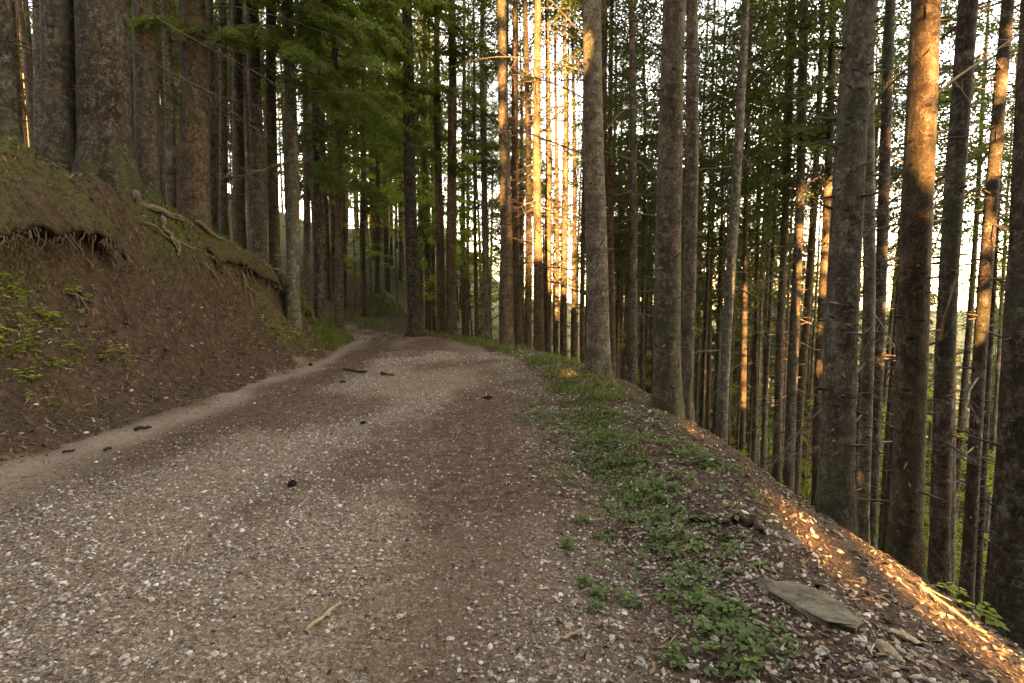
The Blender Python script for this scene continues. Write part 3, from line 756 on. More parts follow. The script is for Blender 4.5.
# ------------------------------------------------------------------ far wood beyond the counted trees
def far_wood():
    r = np.random.default_rng(77); Vs = []; Qs = []; Ms = []; Ts = []; n = 0
    base = crown_mesh('tmp', 27, 14, 2.3, 5, NEEDLE, SPRAY_COARSE, 1.0, 4, keep=.8)
    nv = len(base.vertices); co = np.empty(nv * 3, np.float32); base.vertices.foreach_get('co', co); co = co.reshape(-1, 3)
    nl = len(base.loops); li = np.empty(nl, np.int32); base.loops.foreach_get('vertex_index', li); q0 = li.reshape(-1, 4)
    mi = np.empty(len(base.polygons), np.int32); base.polygons.foreach_get('material_index', mi)
    tt = np.empty(nv, np.float32); base.attributes['tint'].data.foreach_get('value', tt)
    tv, tq = tube([[0, 0, -1], [0, 0, 8], [0, 0, 27]], [0.18, 0.14, 0.02], 5)
    k = 0
    while k < 860:
        y = 44 + 150 * r.random() ** 1.3; px = r.uniform(-150, 1200)
        if k >= 300: y = 36 + 60 * r.random(); px = r.uniform(-120, 430)
        if k >= 440: y = 38 + 70 * r.random(); px = r.uniform(600, 1120)
        if k >= 600: y = 25 + 35 * r.random(); px = r.uniform(590, 1110) if k < 780 else r.uniform(120, 350)
        x = (px - 512) / F * y
        if float(edge_left(y)) - 1 < x < float(edge_right(y)) + 1: continue
        if 418 < px < 520 and r.random() < .85: continue
        z = hz(x, y); a = r.uniform(0, 6.28); s = r.uniform(0.8, 1.15)
        lo_ = -9.5 if ((px < 430 and r.random() < .5) or (px > 600 and r.random() < .65)) else 0.0    # some carry live boughs almost to the ground
        th_ = 1.0 if k < 600 else .62
        if k >= 600: lo_ = r.uniform(-4, 3)
        for (v, q, m_, t_) in ((co + np.array([0, 0, lo_], np.float32), q0, mi, tt), (tv, tq, np.full(len(tq), 1), np.full(len(tv), .5))):
            p = v * s * np.array([th_, th_, 1.0]); p = np.stack([p[:, 0] * math.cos(a) - p[:, 1] * math.sin(a) + x, p[:, 0] * math.sin(a) + p[:, 1] * math.cos(a) + y, p[:, 2] + z], -1)
            Vs.append(p); Qs.append(q + n); Ms.append(m_); Ts.append(t_); n += len(p)
        k += 1
    bpy.data.meshes.remove(base)
    me = mesh_np('far_forest', np.concatenate(Vs), np.concatenate(Qs), [NEEDLE, TWIG], False, np.concatenate(Ms), {'tint': np.concatenate(Ts)})
    tag(link('far_forest', me), 'far spruce wood showing as one mass between the trunks', 'forest', kind='stuff')
far_wood()

# ------------------------------------------------------------------ young broadleaf trees
def sapling_meshes(seed, h, n_leaf, spread, leaf=0.075):
    r = np.random.default_rng(seed); A = Acc(); s = np.linspace(0, 1, 9)
    C = np.stack([0.25 * s * r.normal() + .06 * np.sin(5 * s), 0.25 * s * r.normal() + .06 * np.cos(4 * s), s * h], -1); C[:, :2] -= C[0, :2]
    A.add(*tube(C, 0.03 * (1 - .85 * s) + .003, 6), 0)
    tips = []
    for k in range(26):
        t = r.uniform(0.22, 1); b = np.array([np.interp(t, s, C[:, c]) for c in range(3)]); a = r.uniform(0, 6.28)
        l = spread * (1.1 - t * .7) * r.uniform(.5, 1.1); d = np.array([math.cos(a), math.sin(a), r.uniform(0.0, .6)])
        q = np.linspace(0, 1, 5); P = b + np.outer(q * l, d) + np.outer(q ** 2, [0, 0, -.15 * l])
        A.add(*tube(P, .010 * (1 - .8 * q) + .0015, 4), 0); tips.append((P, l))
    Q = []; tn = []
    for k in range(n_leaf):
        P, l = tips[r.integers(len(tips))]; t = r.uniform(.25, 1.05) * 4; i = int(min(3, t))
        c = P[i] + (P[i + 1] - P[i]) * (t - i) + r.normal(0, .10, 3) * np.array([1, 1, .5])
        d = r.normal(0, 1, 3) * np.array([1, 1, .35]); d /= np.linalg.norm(d)
        w = np.cross(d, np.array([0, 0, 1.]) + r.normal(0, .4, 3)); w /= np.linalg.norm(w)
        f = leaf * r.uniform(.7, 1.25)
        Q.append([c - d * f * .5, c + w * f * .3 - d * f * .02, c + d * f * .5, c - w * f * .3 - d * f * .02]); tn.append(r.random())
    Q = np.array(Q)
    return A.mesh('stem', TWIG, True), mesh_np('crown', Q.reshape(-1, 3), np.arange(4 * len(Q)).reshape(-1, 4), BEECH, False, None, {'tint': np.repeat(tn, 4)})
SAP = [sapling_meshes(1000 + i, 4.0 + 1.1 * i, 2600 + 500 * i, 1.3 + .15 * i) for i in range(4)]
def sapling(px, py, y, i, s, label, group):
    p = at_depth(px, py, y); x = p[0]
    root = link('young_broadleaf_tree', None, None, (x, y, hz(x, y))); tag(root, label, 'young tree', group)
    root.rotation_euler = (0, 0, random.uniform(0, 6.28)); root.scale = (s, s, s)
    link('stem', SAP[i][0], root); link('crown', SAP[i][1], root)
for k, (px, y, i, s) in enumerate([(398, 31, 3, 1.2), (428, 27, 3, 1.5), (432, 36, 2, 2.1), (447, 29, 3, 1.7), (462, 34, 3, 1.9), (474, 27, 2, 1.7), (480, 38, 3, 2.1), (493, 30, 3, 1.6), (500, 40, 3, 1.9), (418, 42, 3, 1.8), (380, 40, 3, 1.5), (520, 44, 3, 1.5), (345, 33, 3, 1.3), (362, 38, 3, 1.5), (330, 30, 2, 1.3), (390, 46, 3, 1.9), (405, 37, 3, 1.4), (372, 28, 3, 1.3), (355, 26, 2, 1.2), (388, 34, 3, 1.6), (438, 24, 2, 1.3), (468, 25, 3, 1.4)]):
    sapling(px, 330, y, i, s, 'yellow-green young broadleaf tree among the slim trunks past the bend', 'young broadleaf trees past the bend')
for k, (px, y, i, s) in enumerate([(625, 30, 3, 1.3), (650, 33, 3, 1.5), (700, 36, 3, 1.8), (760, 28, 3, 1.5), (815, 24, 3, 1.4), (850, 21, 3, 1.3), (885, 19, 3, 1.2), (925, 17, 3, 1.2), (955, 21, 3, 1.4), (985, 18, 3, 1.2), (1010, 24, 3, 1.6), (1040, 17, 3, 1.2), (670, 26, 3, 1.2), (725, 32, 3, 1.6), (785, 34, 3, 1.7), (835, 28, 3, 1.4), (905, 25, 3, 1.5), (940, 28, 3, 1.7), (970, 15, 2, 1.1), (1000, 20, 3, 1.4), (870, 30, 3, 1.6), (745, 23, 2, 1.1)]):
    sapling(px, 400, y, i, s, 'leafy young broadleaf tree growing between the poles down the slope', 'young broadleaf trees down the slope')

# ------------------------------------------------------------------ loose stones (stuff) and larger stones (things)
ICO_V = None
def ico(sub):
    import bmesh
    b = bmesh.new(); bmesh.ops.create_icosphere(b, subdivisions=sub, radius=1)
    v = np.array([x.co[:] for x in b.verts]); f = np.array([[x.index for x in q.verts] for q in b.faces]); b.free()
    return v, f
IV, IF = ico(1)
IV2, IF2 = ico(2)

def road_like(x, y):
    """how stony a place is, 0..1"""
    L, Rr = edge_left(y), edge_right(y)
    inr = (.25 * sstep(0, .4, x - L) + .75 * sstep(0.4, 1.6, x - L)) * sstep(1.0, 0.2, x - Rr)
    patch = (0.30 + 0.70 * sstep(-0.15, 0.30, fbm(x * .9, y * .55, 15, 3))) * (1 - .75 * sstep(-0.12, 0.42, fbm(x * .75 + 3, y * .45, 12, 3) + .25 * fbm(x * 4, y * 4, 14, 3)))
    soil = np.maximum(np.exp(-((x - L - 1.2) / 0.5) ** 2) * sstep(3, 5.5, y), .75 * np.exp(-((x - Rr + 1.05) / 0.42) ** 2))
    return inr * patch * (1 - .85 * soil)

def gen_stones(n, x0, x1, y0, y1, size, fn, seed, power=1.7):
    r = np.random.default_rng(seed); XS = []; 
    x = r.uniform(x0, x1, n * 6); y = y0 + (y1 - y0) * r.random(n * 6) ** power
    ok = r.random(n * 6) < fn(x, y)
    x, y = x[ok][:n], y[ok][:n]; m = len(x)
    s = size[0] * (size[1] / size[0]) ** (r.random(m) ** 1.9) * (1 + .04 * np.clip(y - 3, 0, 12))
    z = terrain(x, y)
    sc = s[:, None] * np.stack([r.uniform(.8, 1.45, m), r.uniform(.65, 1.1, m), r.uniform(.4, .8, m)], -1)
    V = IV[None] * (1 + r.normal(0, .13, (m, len(IV), 1)))
    V = V * sc[:, None]
    a = r.uniform(0, 6.28, m); ca, sa = np.cos(a)[:, None], np.sin(a)[:, None]
    tl = r.normal(0, .3, m)[:, None]
    vx, vy, vz = V[..., 0], V[..., 1], V[..., 2]
    vz = vz + vx * tl
    P = np.stack([vx * ca - vy * sa + x[:, None], vx * sa + vy * ca + y[:, None], vz + (z + sc[:, 2] * r.uniform(-.25, .6, m))[:, None]], -1)
    F_ = IF[None] + (np.arange(m) * len(IV))[:, None, None]
    tint = np.repeat(np.clip(r.beta(2.0, 2.2, m) + .12 * (s > .012), 0, 1), len(IV))
    return P.reshape(-1, 3), F_.reshape(-1, 3), tint
def stones_obj(name, parts, label):
    V = []; Fs = []; T = []; n = 0
    for v, f, t in parts: V.append(v); Fs.append(f + n); T.append(t); n += len(v)
    o = link(name, mesh_np(name, np.concatenate(V), np.concatenate(Fs), STONE, False, None, {'tint': np.concatenate(T)}))
    tag(o, label, 'gravel', kind='stuff')
clods = [gen_stones(5200, -8.5, -4.2, 3, 17, (.008, .040), lambda x, y: sstep(-.2, .3, edge_left(y) - x) * (.3 + .7 * sstep(-.1, .3, fbm(x * 1.3, y * 1.3, 19, 3))), 31, 1.1),
         gen_stones(2500, 0.4, 4, 1.4, 8, (.006, .022), lambda x, y: sstep(.2, .8, x - edge_right(y)) * .8, 32)]
cv = np.concatenate([clods[0][0], clods[1][0]]); cf = np.concatenate([clods[0][1], clods[1][1] + len(clods[0][0])]); ct = np.concatenate([clods[0][2], clods[1][2]]) * .55
tag(link('soil_debris', mesh_np('soil_debris', cv, cf, LITTER, False, None, {'tint': ct})), 'crumbled dark soil clods strewn over bank and verge', 'debris', kind='stuff')
verge_fn = lambda x, y: sstep(-0.6, 0.1, x - edge_right(y)) * sstep(1.6, 0.7, x - edge_right(y)) * (.25 + .75 * sstep(-.2, .25, fbm(x * 1.3, y * 1.3, 16, 3)))
bank_fn = lambda x, y: sstep(-.3, .2, edge_left(y) - x) * sstep(2.4, .8, edge_left(y) - x) * .5
slope_fn = lambda x, y: sstep(.2, .9, x - edge_right(y)) * sstep(3.2, 1.6, x - edge_right(y)) * .6
stones_obj('gravel', [gen_stones(62000, -5.0, 1.6, 1.5, 14, (.0038, .0128), road_like, 1),
                      gen_stones(1100, -4.6, 1.6, 1.5, 9, (.010, .018), road_like, 2),
                      gen_stones(3600, -0.2, 2.4, 1.4, 7, (.005, .017), verge_fn, 3),
                      gen_stones(350, -7.4, -4.0, 3.5, 15, (.008, .030), bank_fn, 4),
                      gen_stones(600, 1, 4, 1.4, 6, (.007, .022), slope_fn, 5)],
           'pale loose gravel scattered over the road and its verge')

def rock_mesh(name, size, seed, mat, squash=(1, 1, .6), rough=.16):
    r = np.random.default_rng(seed); v = IV2.copy()
    for k in range(7):      # planar cuts give flat faces
        d = r.normal(0, 1, 3); d /= np.linalg.norm(d); c = r.uniform(.45, .8)
        e = np.clip(v @ d - c, 0, None); v = v - e[:, None] * d
    v = v * (1 + r.normal(0, rough * .2, (len(v), 1))) * np.array(squash) * size
    return mesh_np(name, v, IF2, mat, False)
k = 0
for (px, py, s) in [(500, 583, .036), (545, 563, .033), (577, 566, .027), (607, 561, .028), (668, 586, .034), (688, 578, .026), (612, 640, .038), (640, 662, .040), (692, 668, .045), (735, 560, .03), (748, 578, .035), (842, 627, .040), (868, 668, .045), (820, 653, .034), (590, 520, .03), (715, 640, .034), (520, 660, .036), (450, 640, .028), (118, 632, .036), (215, 655, .034), (60, 600, .030)]:
    P = ground_hit(px, py)
    o = link('stone', rock_mesh('stone', s * .62, 40 + k, PALE_ROCK, (1.2, .85, .6)), None, P + np.array([0, 0, s * .1]))
    o.rotation_euler = (random.uniform(-.3, .3), random.uniform(-.3, .3), random.uniform(0, 6.28))
    tag(o, 'pale angular stone half sunk in the brown soil at the road edge', 'stone', 'pale stones at the road edge'); k += 1
# flat slab
def slab():
    P = ground_hit(822, 612); r = np.random.default_rng(3)
    out = np.array([[-.30, -.06], [-.24, .08], [-.05, .13], [.12, .10], [.27, .03], [.30, -.04], [.20, -.13], [.02, -.16], [-.18, -.13]]) * .80
    n = len(out); V = []
    for (z, f) in ((-.05, .95), (.02, 1.0), (.035, .97), (.045, .88)): V += [[p[0] * f + r.normal(0, .008), p[1] * f + r.normal(0, .008), z + r.normal(0, .006)] for p in out]
    V.append([0, 0, .05]); q = []; t = []
    for L_ in range(3):
        for i in range(n): q.append([L_ * n + i, L_ * n + (i + 1) % n, (L_ + 1) * n + (i + 1) % n, (L_ + 1) * n + i])
    for i in range(n): t.append([3 * n + i, 3 * n + (i + 1) % n, 4 * n])
    o = link('flat_rock', mesh_np('flat_rock', np.array(V), [np.array(q), np.array(t)], SLAB))
    A_, B_ = ground_hit(774, 588), ground_hit(864, 634); xa = B_ - A_; Ls = np.linalg.norm(xa); xa /= Ls
    up = np.array([.18, -.22, 1.0]); ya = np.cross(up, xa); ya /= np.linalg.norm(ya); za = np.cross(xa, ya); k_ = Ls / .48
    M_ = Matrix.Identity(4)
    for i_ in range(3):
        M_[i_][0], M_[i_][1], M_[i_][2], M_[i_][3] = xa[i_] * k_, ya[i_] * k_ * 1.3, za[i_] * .62, (A_[i_] + B_[i_]) / 2 + (.016 if i_ == 2 else 0)
    o.matrix_world = M_
    tag(o, 'flat greenish-grey rock slab lying on the verge above the sunlit strip', 'rock')
slab()
for (px, py, s, lab) in [(772, 593, .06, 'small grey rock just uphill of the flat slab'), (905, 640, .055, 'tan flat rock in the litter below the flat slab'), (893, 656, .05, 'small brown rock below the tan flat one, under the slab'), (790, 540, .06, 'rounded grey-brown rock on the crest of the verge')]:
    P = ground_hit(px, py); o = link('rock', rock_mesh('rock', s, 70 + k, SLAB if 'grey' in lab else BROWN_ROCK, (1.4, .9, .35)), None, P + np.array([0, 0, s * .15])); k += 1
    o.rotation_euler = (0, .35, random.uniform(0, 6.28)); tag(o, lab, 'rock')

# ------------------------------------------------------------------ sticks
def stick(name, px_pts, r0, mat, label, cat, lift=.01, sub=0, seed=0):
    r = np.random.default_rng(seed)
    P = np.array([ground_hit(*p) for p in px_pts]); s0 = np.linspace(0, 1, len(P)); s = np.linspace(0, 1, 8)
    C = np.stack([np.interp(s, s0, P[:, k]) for k in range(3)], -1); C[:, 2] += lift + r0; C += r.normal(0, r0 * .35, C.shape)
    ee = (C[-1] - C[0]) / np.linalg.norm(C[-1] - C[0]); rr_ = r0 * (1 - .35 * s) * (1 + .12 * r.normal(size=8))
    C = np.concatenate([[C[0] - ee * r0 * .25], C, [C[-1] + ee * r0 * .25]]); rr_ = np.concatenate([[r0 * .1], rr_, [r0 * .08]])
    c0 = C.mean(0); A = Acc(); A.add(*tube(C - c0, rr_, 8), 0)
    for _ in range(sub):
        i = r.integers(1, 7); d = (C[-1] - C[0]) * r.uniform(.15, .3) + r.normal(0, .05, 3); b = C[i] - c0
        A.add(*tube([b, b + d * .5, b + d], [r0 * .4, r0 * .3, r0 * .15], 4), 0)
    # close the ends
    me = A.mesh(name, mat, True); o = link(name, me, None, c0); tag(o, label, cat); return o
stick('stick', [(343, 371), (356, 373), (367, 374)], .028, DARK_WOOD, 'longer dark stick lying across the far part of the road', 'stick', seed=1)
stick('stick', [(381, 375), (394, 377)], .024, DARK_WOOD, 'shorter dark stick beside the longer one on the road', 'stick', seed=2)
stick('stick', [(305, 634), (322, 620), (340, 606)], .008, TWIG_PALE, 'straw-coloured straight stick on the gravel in front', 'stick', seed=3)
stick('stick', [(561, 643), (572, 638), (584, 633)], .008, TWIG_PALE, 'short broken straw-coloured stick near the verge pebbles', 'stick', seed=4)
stick('fallen_branch', [(690, 521), (708, 526), (728, 526)], .022, DARK_WOOD, 'dark fallen branch lying across the verge plants', 'branch', sub=2, seed=5)
stick('fallen_branch', [(733, 524), (748, 528), (763, 536)], .030, DARK_WOOD, 'thick dark bark-covered branch piece beside the thinner fallen branch', 'branch', seed=6)
stick('fallen_branch', [(920, 592), (938, 606), (958, 622), (985, 640)], .010, TWIG_PALE, 'sunlit bare branch lying down the golden strip of slope', 'branch', .03, 2, seed=7)
stick('bark_chip', [(137, 431), (144, 431), (152, 430)], .022, DARK_WOOD, 'dark bark chip at the pale wheel track below the bank', 'bark chip', seed=8)
stick('bark_chip', [(104, 452), (112, 451)], .015, DARK_WOOD, 'small dark bark chip next along the pale wheel track', 'bark chip', seed=9)
stick('bark_chip', [(64, 454), (76, 452)], .013, DARK_WOOD, 'flat bark chip nearest the bank on the pale wheel track', 'bark chip', seed=10)
def cone(px, py, s, label):
    P = ground_hit(px, py); r = np.random.default_rng(px); V = []; q = []; n = 0; A = Acc()
    t = np.linspace(0, 1, 9); A.add(*tube(np.stack([t * 2.2 - 1.1, 0 * t, 0 * t], -1) * s, s * .48 * np.sin(np.pi * (t * .86 + .1)), 10), 0)
    for i in range(70):   # scales
        u = (i + .5) / 70; a = i * 2.4; rr = s * .5 * math.sin(math.pi * (u * .86 + .1)); x = (u * 2.2 - 1.1) * s
        d = np.array([0, math.cos(a), math.sin(a)]); w = np.array([0, -math.sin(a), math.cos(a)]) * s * .16
        b = np.array([x, 0, 0]) + d * rr * .8; e = np.array([x - s * .2, 0, 0]) + d * rr * 1.3
        A.add(np.array([b - w, b + w, e + w * .6, e - w * .6]), np.array([[0, 1, 2, 3]]), 0)
    o = link('pine_cone', A.mesh('pine_cone', DARK_WOOD), None, P + np.array([0, 0, s * .4])); o.rotation_euler = (0, .1, random.uniform(0, 3)); tag(o, label, 'cone')
cone(293, 486, .045, 'dark spruce cone on the pale gravel in the middle of the road')
cone(487, 399, .06, 'dark spruce cone at the grassy side of the road')
cone(364, 424, .04, 'small dark spruce cone near the centre of the road')
cone(343, 383, .05, 'small dark cone on the road just before the two sticks')
cone(311, 366, .06, 'dark cone on the pale wheel track under the bank foot')

# ------------------------------------------------------------------ exposed roots on the bank
def root_obj(pts, r0, mat, label, lift=.03, seed=0):
    r = np.random.default_rng(seed); P = []
    for p in pts:
        g_ = ground_hit(p[0], p[1]); P.append(g_ + np.array([0.03, -0.03, (p[2] if len(p) > 2 else lift)]))
    P = np.array(P); s0 = np.linspace(0, 1, len(P)); s = np.linspace(0, 1, 18)
    C = np.stack([np.interp(s, s0, P[:, k]) for k in range(3)], -1)
    C[1:-1] = (C[:-2] + 2 * C[1:-1] + C[2:]) / 4; C += r.normal(0, .016, C.shape); C[:, 0] += .05 * np.sin(s * 9 + seed) ; C[:, 2] += .03 * np.sin(s * 13 + seed)
    c0 = C[0].copy(); A = Acc(); A.add(*tube(C - c0, r0 * (1 - .6 * s) * (1 + .12 * r.normal(size=18)) * np.where((s == 0) | (s == 1), .12, 1), 8), 0)
    for _ in range(3):
        i = r.integers(4, 15); d = (C[i + 1] - C[i - 1]); d = d / np.linalg.norm(d) + r.normal(0, .5, 3); l = r.uniform(.12, .4); b = C[i] - c0
        q = np.linspace(0, 1, 6); A.add(*tube(b + np.outer(q * l, d) + np.outer(q ** 2, [0, 0, -.1]), r0 * .4 * (1 - .8 * q) + .002, 5), 0)
    o = link('exposed_root', A.mesh('exposed_root', mat, True), None, c0); tag(o, label, 'root', 'tree roots bared on the bank')
root_obj([(128, 178), (136, 196), (146, 206), (168, 212), (185, 222)], .10, ROOTM, 'thick reddish root bracing the biggest trunk on the bank', -.05, 1)
root_obj([(160, 222, .08), (168, 236, .06), (176, 250, .05), (182, 268, .02)], .05, ROOTM, 'pale stout root curving down the bank under the reddish trunk', .05, 2)
root_obj([(232, 256, .1), (240, 272, .08), (242, 284, .06), (252, 296, .04), (254, 312, .02)], .035, ROOTM, 'double-bent root hanging under the mossy edge in mid bank', .06, 3)
root_obj([(262, 262, .15), (280, 272, .15), (296, 286, .12), (308, 292, .12), (304, 300, .1), (310, 314, .06), (318, 324, .02)], .030, ROOT_PALE, 'pale crooked root at the low end of the mossy bank edge', .08, 4)
root_obj([(80, 215, .1), (82, 240, .06), (90, 268, .02)], .018, ROOT_PALE, 'thin root dangling over the dark hollow in the bank', .08, 5)
root_obj([(92, 230, .08), (104, 252, .05), (116, 274, .02)], .016, ROOTM, 'thin root beside the dark hollow running down the bank', .05, 6)
root_obj([(140, 226, .05), (170, 240, .05), (215, 262, .05), (230, 280, .03)], .022, ROOTM, 'long thin root slanting across the upper bank', .05, 7)
root_obj([(195, 226, .10), (215, 240, .10), (250, 262, .12), (275, 284, .12)], .045, ROOTM, 'mossy root forming the bank edge below the reddish trunk', .1, 8)
root_obj([(60, 290, .02), (80, 302, .02), (96, 318, .01)], .016, ROOTM, 'thin dark root low on the bank under the hollow', .02, 9)
root_obj([(205, 262, .04), (214, 280, .03), (232, 300, .01)], .016, ROOTM, 'thin forked root in mid bank above the green herbs', .03, 10)

# mossy root mats that overhang the hollows of the bank
def turf_mat(pts, width, drop, label, seed):
    r = np.random.default_rng(seed); P = np.array([ground_hit(*p) for p in pts]); s0 = np.linspace(0, 1, len(P)); s = np.linspace(0, 1, 70)
    C = np.stack([np.interp(s, s0, P[:, k]) for k in range(3)], -1)
    m = 22; V = np.zeros((70, m, 3))
    for j in range(m):
        a = j / (m - 1)
        off = (0.25 - a * (width + .25))                       # from inside the hill out over the road side
        th = math.sin(min(1, a * 1.1) * math.pi) ** .6
        V[:, j, 0] = C[:, 0] + (a * width - .25)
        V[:, j, 1] = C[:, 1] - (a * width * .25)
        V[:, j, 2] = C[:, 2] + .18 + .16 * th - drop * a ** 3
    x, y = V[..., 0], V[..., 1]
    end = np.sin(np.pi * s)[:, None] ** .35
    V[..., 2] += .14 * fbm(x * 2.6 + seed, y * 2.6, 60 + seed, 4) + .09 * fbm(x * 9, y * 9, 70, 3) - (1 - end) * .35
    V[..., 0] += .12 * fbm(y * 2.2, V[..., 2] * 3, 80 + seed, 3)
    under = V.copy(); under[..., 2] -= .13 * (.4 + np.abs(fbm(x * 3, y * 3, 90, 2)))[..., ] + .02
    allv = np.concatenate([V.reshape(-1, 3), under.reshape(-1, 3)]); n = 70 * m
    i = (np.arange(69)[:, None] * m + np.arange(m - 1)[None]).ravel()
    q = np.stack([i, i + 1, i + m + 1, i + m], -1); q2 = q[:, ::-1] + n
    e = np.arange(69) * m + m - 1; qe = np.stack([e, e + n, e + m + n, e + m], -1)
    f = np.arange(69) * m; qf = np.stack([f, f + m, f + m + n, f + n], -1)
    g0 = np.arange(m - 1); qg = np.stack([g0, g0 + n, g0 + 1 + n, g0 + 1], -1); g1 = g0 + 69 * m; qh = np.stack([g1, g1 + 1, g1 + 1 + n, g1 + n], -1)
    at = np.ones(len(allv)); z0 = np.zeros(len(allv)); mo = np.concatenate([np.clip(.75 + 1.2 * fbm(x * 1.7, y * 1.7, 33, 3), 0, 1).ravel() * np.tile(np.linspace(1, .35, m), 70), np.zeros(n)])
    o = link('root_mat', mesh_np('root_mat', allv, np.concatenate([q, q2, qe, qf, qg, qh]), GROUND, True, attrs={'road': z0, 'moss': mo, 'sand': z0, 'soil': z0, 'wood': z0}))
    F2 = Acc()
    for k in range(150):
        i_ = r.integers(2, 68); b = V[i_, m - 1 - r.integers(0, 4)] + np.array([r.uniform(-.05, .02), r.uniform(-.05, .05), -.08]); l = r.uniform(.06, .42) * end[i_, 0]
        q_ = np.linspace(0, 1, 7); d_ = np.array([r.normal(.05, .25), r.normal(0, .3), -1.0])
        P_ = b + np.outer(q_ * l, d_) + np.stack([.05 * np.sin(q_ * r.uniform(3, 8) + k) * q_, .05 * np.cos(q_ * r.uniform(3, 8)) * q_, 0 * q_], -1)
        w_ = r.uniform(.0025, .009); F2.add(*tube(P_, w_ * (1 - .75 * q_) + .0012, 4), 0)
    link('root_fringe', F2.mesh('root_fringe', ROOTM, True), o)['kind'] = 'stuff'
    Qm = []; tm = []
    for k in range(2600):
        i_, j_ = r.integers(1, 69), min(m - 1, int(m * r.random() ** .8)); b = V[i_, j_] + r.normal(0, .02, 3) * np.array([1, 1, .2]) - [0, 0, .01]; a_ = r.uniform(0, 6.28); h_ = r.uniform(.02, .075); w_ = .006
        if fbm(b[0] * 2.2, b[1] * 2.2, 33, 3) < -.12: continue
        d_ = np.array([math.cos(a_), math.sin(a_), 0]) * w_; t_ = b + np.array([r.normal(.25, .6) * h_, r.normal(0, .6) * h_, h_ * r.uniform(-.5, 1)])
        Qm.append([b - d_, b + d_, t_ + d_ * .3, t_ - d_ * .3]); tm.append(r.random())
    Qm = np.array(Qm); link('moss', mesh_np('moss', Qm.reshape(-1, 3), np.arange(4 * len(Qm)).reshape(-1, 4), GRASS, False, None, {'tint': np.repeat(tm, 4)}), o)['kind'] = 'stuff'
    tag(o, label, 'root mat')
turf_mat([(-40, 196), (0, 200), (40, 206), (75, 212), (100, 222)], .80, .50, 'mossy mound of roots overhanging the dark hollow high in the bank', 1)
turf_mat([(205, 240), (235, 256), (265, 274), (292, 294), (305, 306)], .55, .34, 'mossy root mat overhanging the lower bank above the crooked pale root', 2)

# ------------------------------------------------------------------ litter, plants, grass
def leaf_bits(n, x0, x1, y0, y1, fn, size, seed, power=1.5, flat=.35, lift=.012, aspect=(.15, .7), tp=1.5, ts=1.0):
    r = np.random.default_rng(seed); x = r.uniform(x0, x1, n * 5); y = y0 + (y1 - y0) * r.random(n * 5) ** power
    ok = r.random(n * 5) < fn(x, y); x, y = x[ok][:n], y[ok][:n]; m = len(x); z = terrain(x, y) + r.uniform(.002, lift, m)
    gxn = (terrain(x + .05, y) - terrain(x - .05, y)) / .1; gyn = (terrain(x, y + .05) - terrain(x, y - .05)) / .1
    L = r.uniform(size[0], size[1], m) * (1 + .03 * np.clip(y - 3, 0, 15)); w = L * r.uniform(aspect[0], aspect[1], m)
    a = r.uniform(0, 6.28, m); dx, dy = np.cos(a), np.sin(a)
    d = np.stack([dx, dy, gxn * dx + gyn * dy + r.normal(0, flat, m)], -1); e = np.stack([-dy, dx, -gxn * dy + gyn * dx + r.normal(0, flat, m)], -1)
    c = np.stack([x, y, z], -1)
    Q = np.stack([c - d * L[:, None] / 2, c - e * w[:, None] / 2 + np.array([0, 0, .3]) * w[:, None] * .4, c + d * L[:, None] / 2, c + e * w[:, None] / 2 + np.array([0, 0, .3]) * w[:, None] * .4], 1)
    return Q, np.clip(r.random(m) ** tp, 0, 1) * ts
def quads_obj(name, parts, mat, label, cat):
    Q = np.concatenate([p[0] for p in parts]); t = np.concatenate([p[1] for p in parts])
    o = link(name, mesh_np(name, Q.reshape(-1, 3), np.arange(4 * len(Q)).reshape(-1, 4), mat, False, None, {'tint': np.repeat(t, 4)}))
    tag(o, label, cat, kind='stuff'); return o
bankf = lambda x, y: sstep(-.35, .3, edge_left(y) - x) * .9
vergef = lambda x, y: sstep(-.8, .5, x - edge_right(y)) * .9
roadf = lambda x, y: sstep(0, .5, x - edge_left(y)) * sstep(.3, -.2, x - edge_right(y)) * np.clip(.12 + .9 * np.exp(-((x - edge_left(y) - 1.2) / .5) ** 2) + .8 * np.exp(-((x - edge_right(y) + 1.05) / .45) ** 2) + .6 * sstep(-.1, .4, fbm(x * .75 + 3, y * .45, 12, 3)), 0, 1)
quads_obj('leaf_litter', [leaf_bits(52000, -12, -3.8, 2.5, 22, bankf, (.014, .048), 1, 1.2, tp=1.9, ts=.8), leaf_bits(26000, -.4, 5, 1.3, 12, vergef, (.015, .050), 2, 1.7),
                          leaf_bits(14000, -4.5, .8, 1.6, 14, roadf, (.010, .032), 3, 1.4), leaf_bits(9000, -.2, 4, 1.3, 6, vergef, (.03, .09), 5, 1.4, .25, .02, (.03, .08)),
                          leaf_bits(14000, -9, -4, 3, 14, bankf, (.04, .13), 6, 1.1, .3, .03, (.02, .05)),
                          leaf_bits(5000, -4.5, .8, 1.6, 7, roadf, (.02, .06), 8, 1.4, .2, .01, (.03, .08)),
                          leaf_bits(9000, -16, 3, 17.5, 42, lambda x, y: .9 + 0 * x, (.04, .10), 10, 1.2), leaf_bits(9000, -4, 30, 6, 40, lambda x, y: sstep(.4, 1, x - lip(y)) * .9, (.05, .16), 9, 1.2)], LITTER,
          'brown needle and leaf litter covering bank, verge and slope', 'litter')

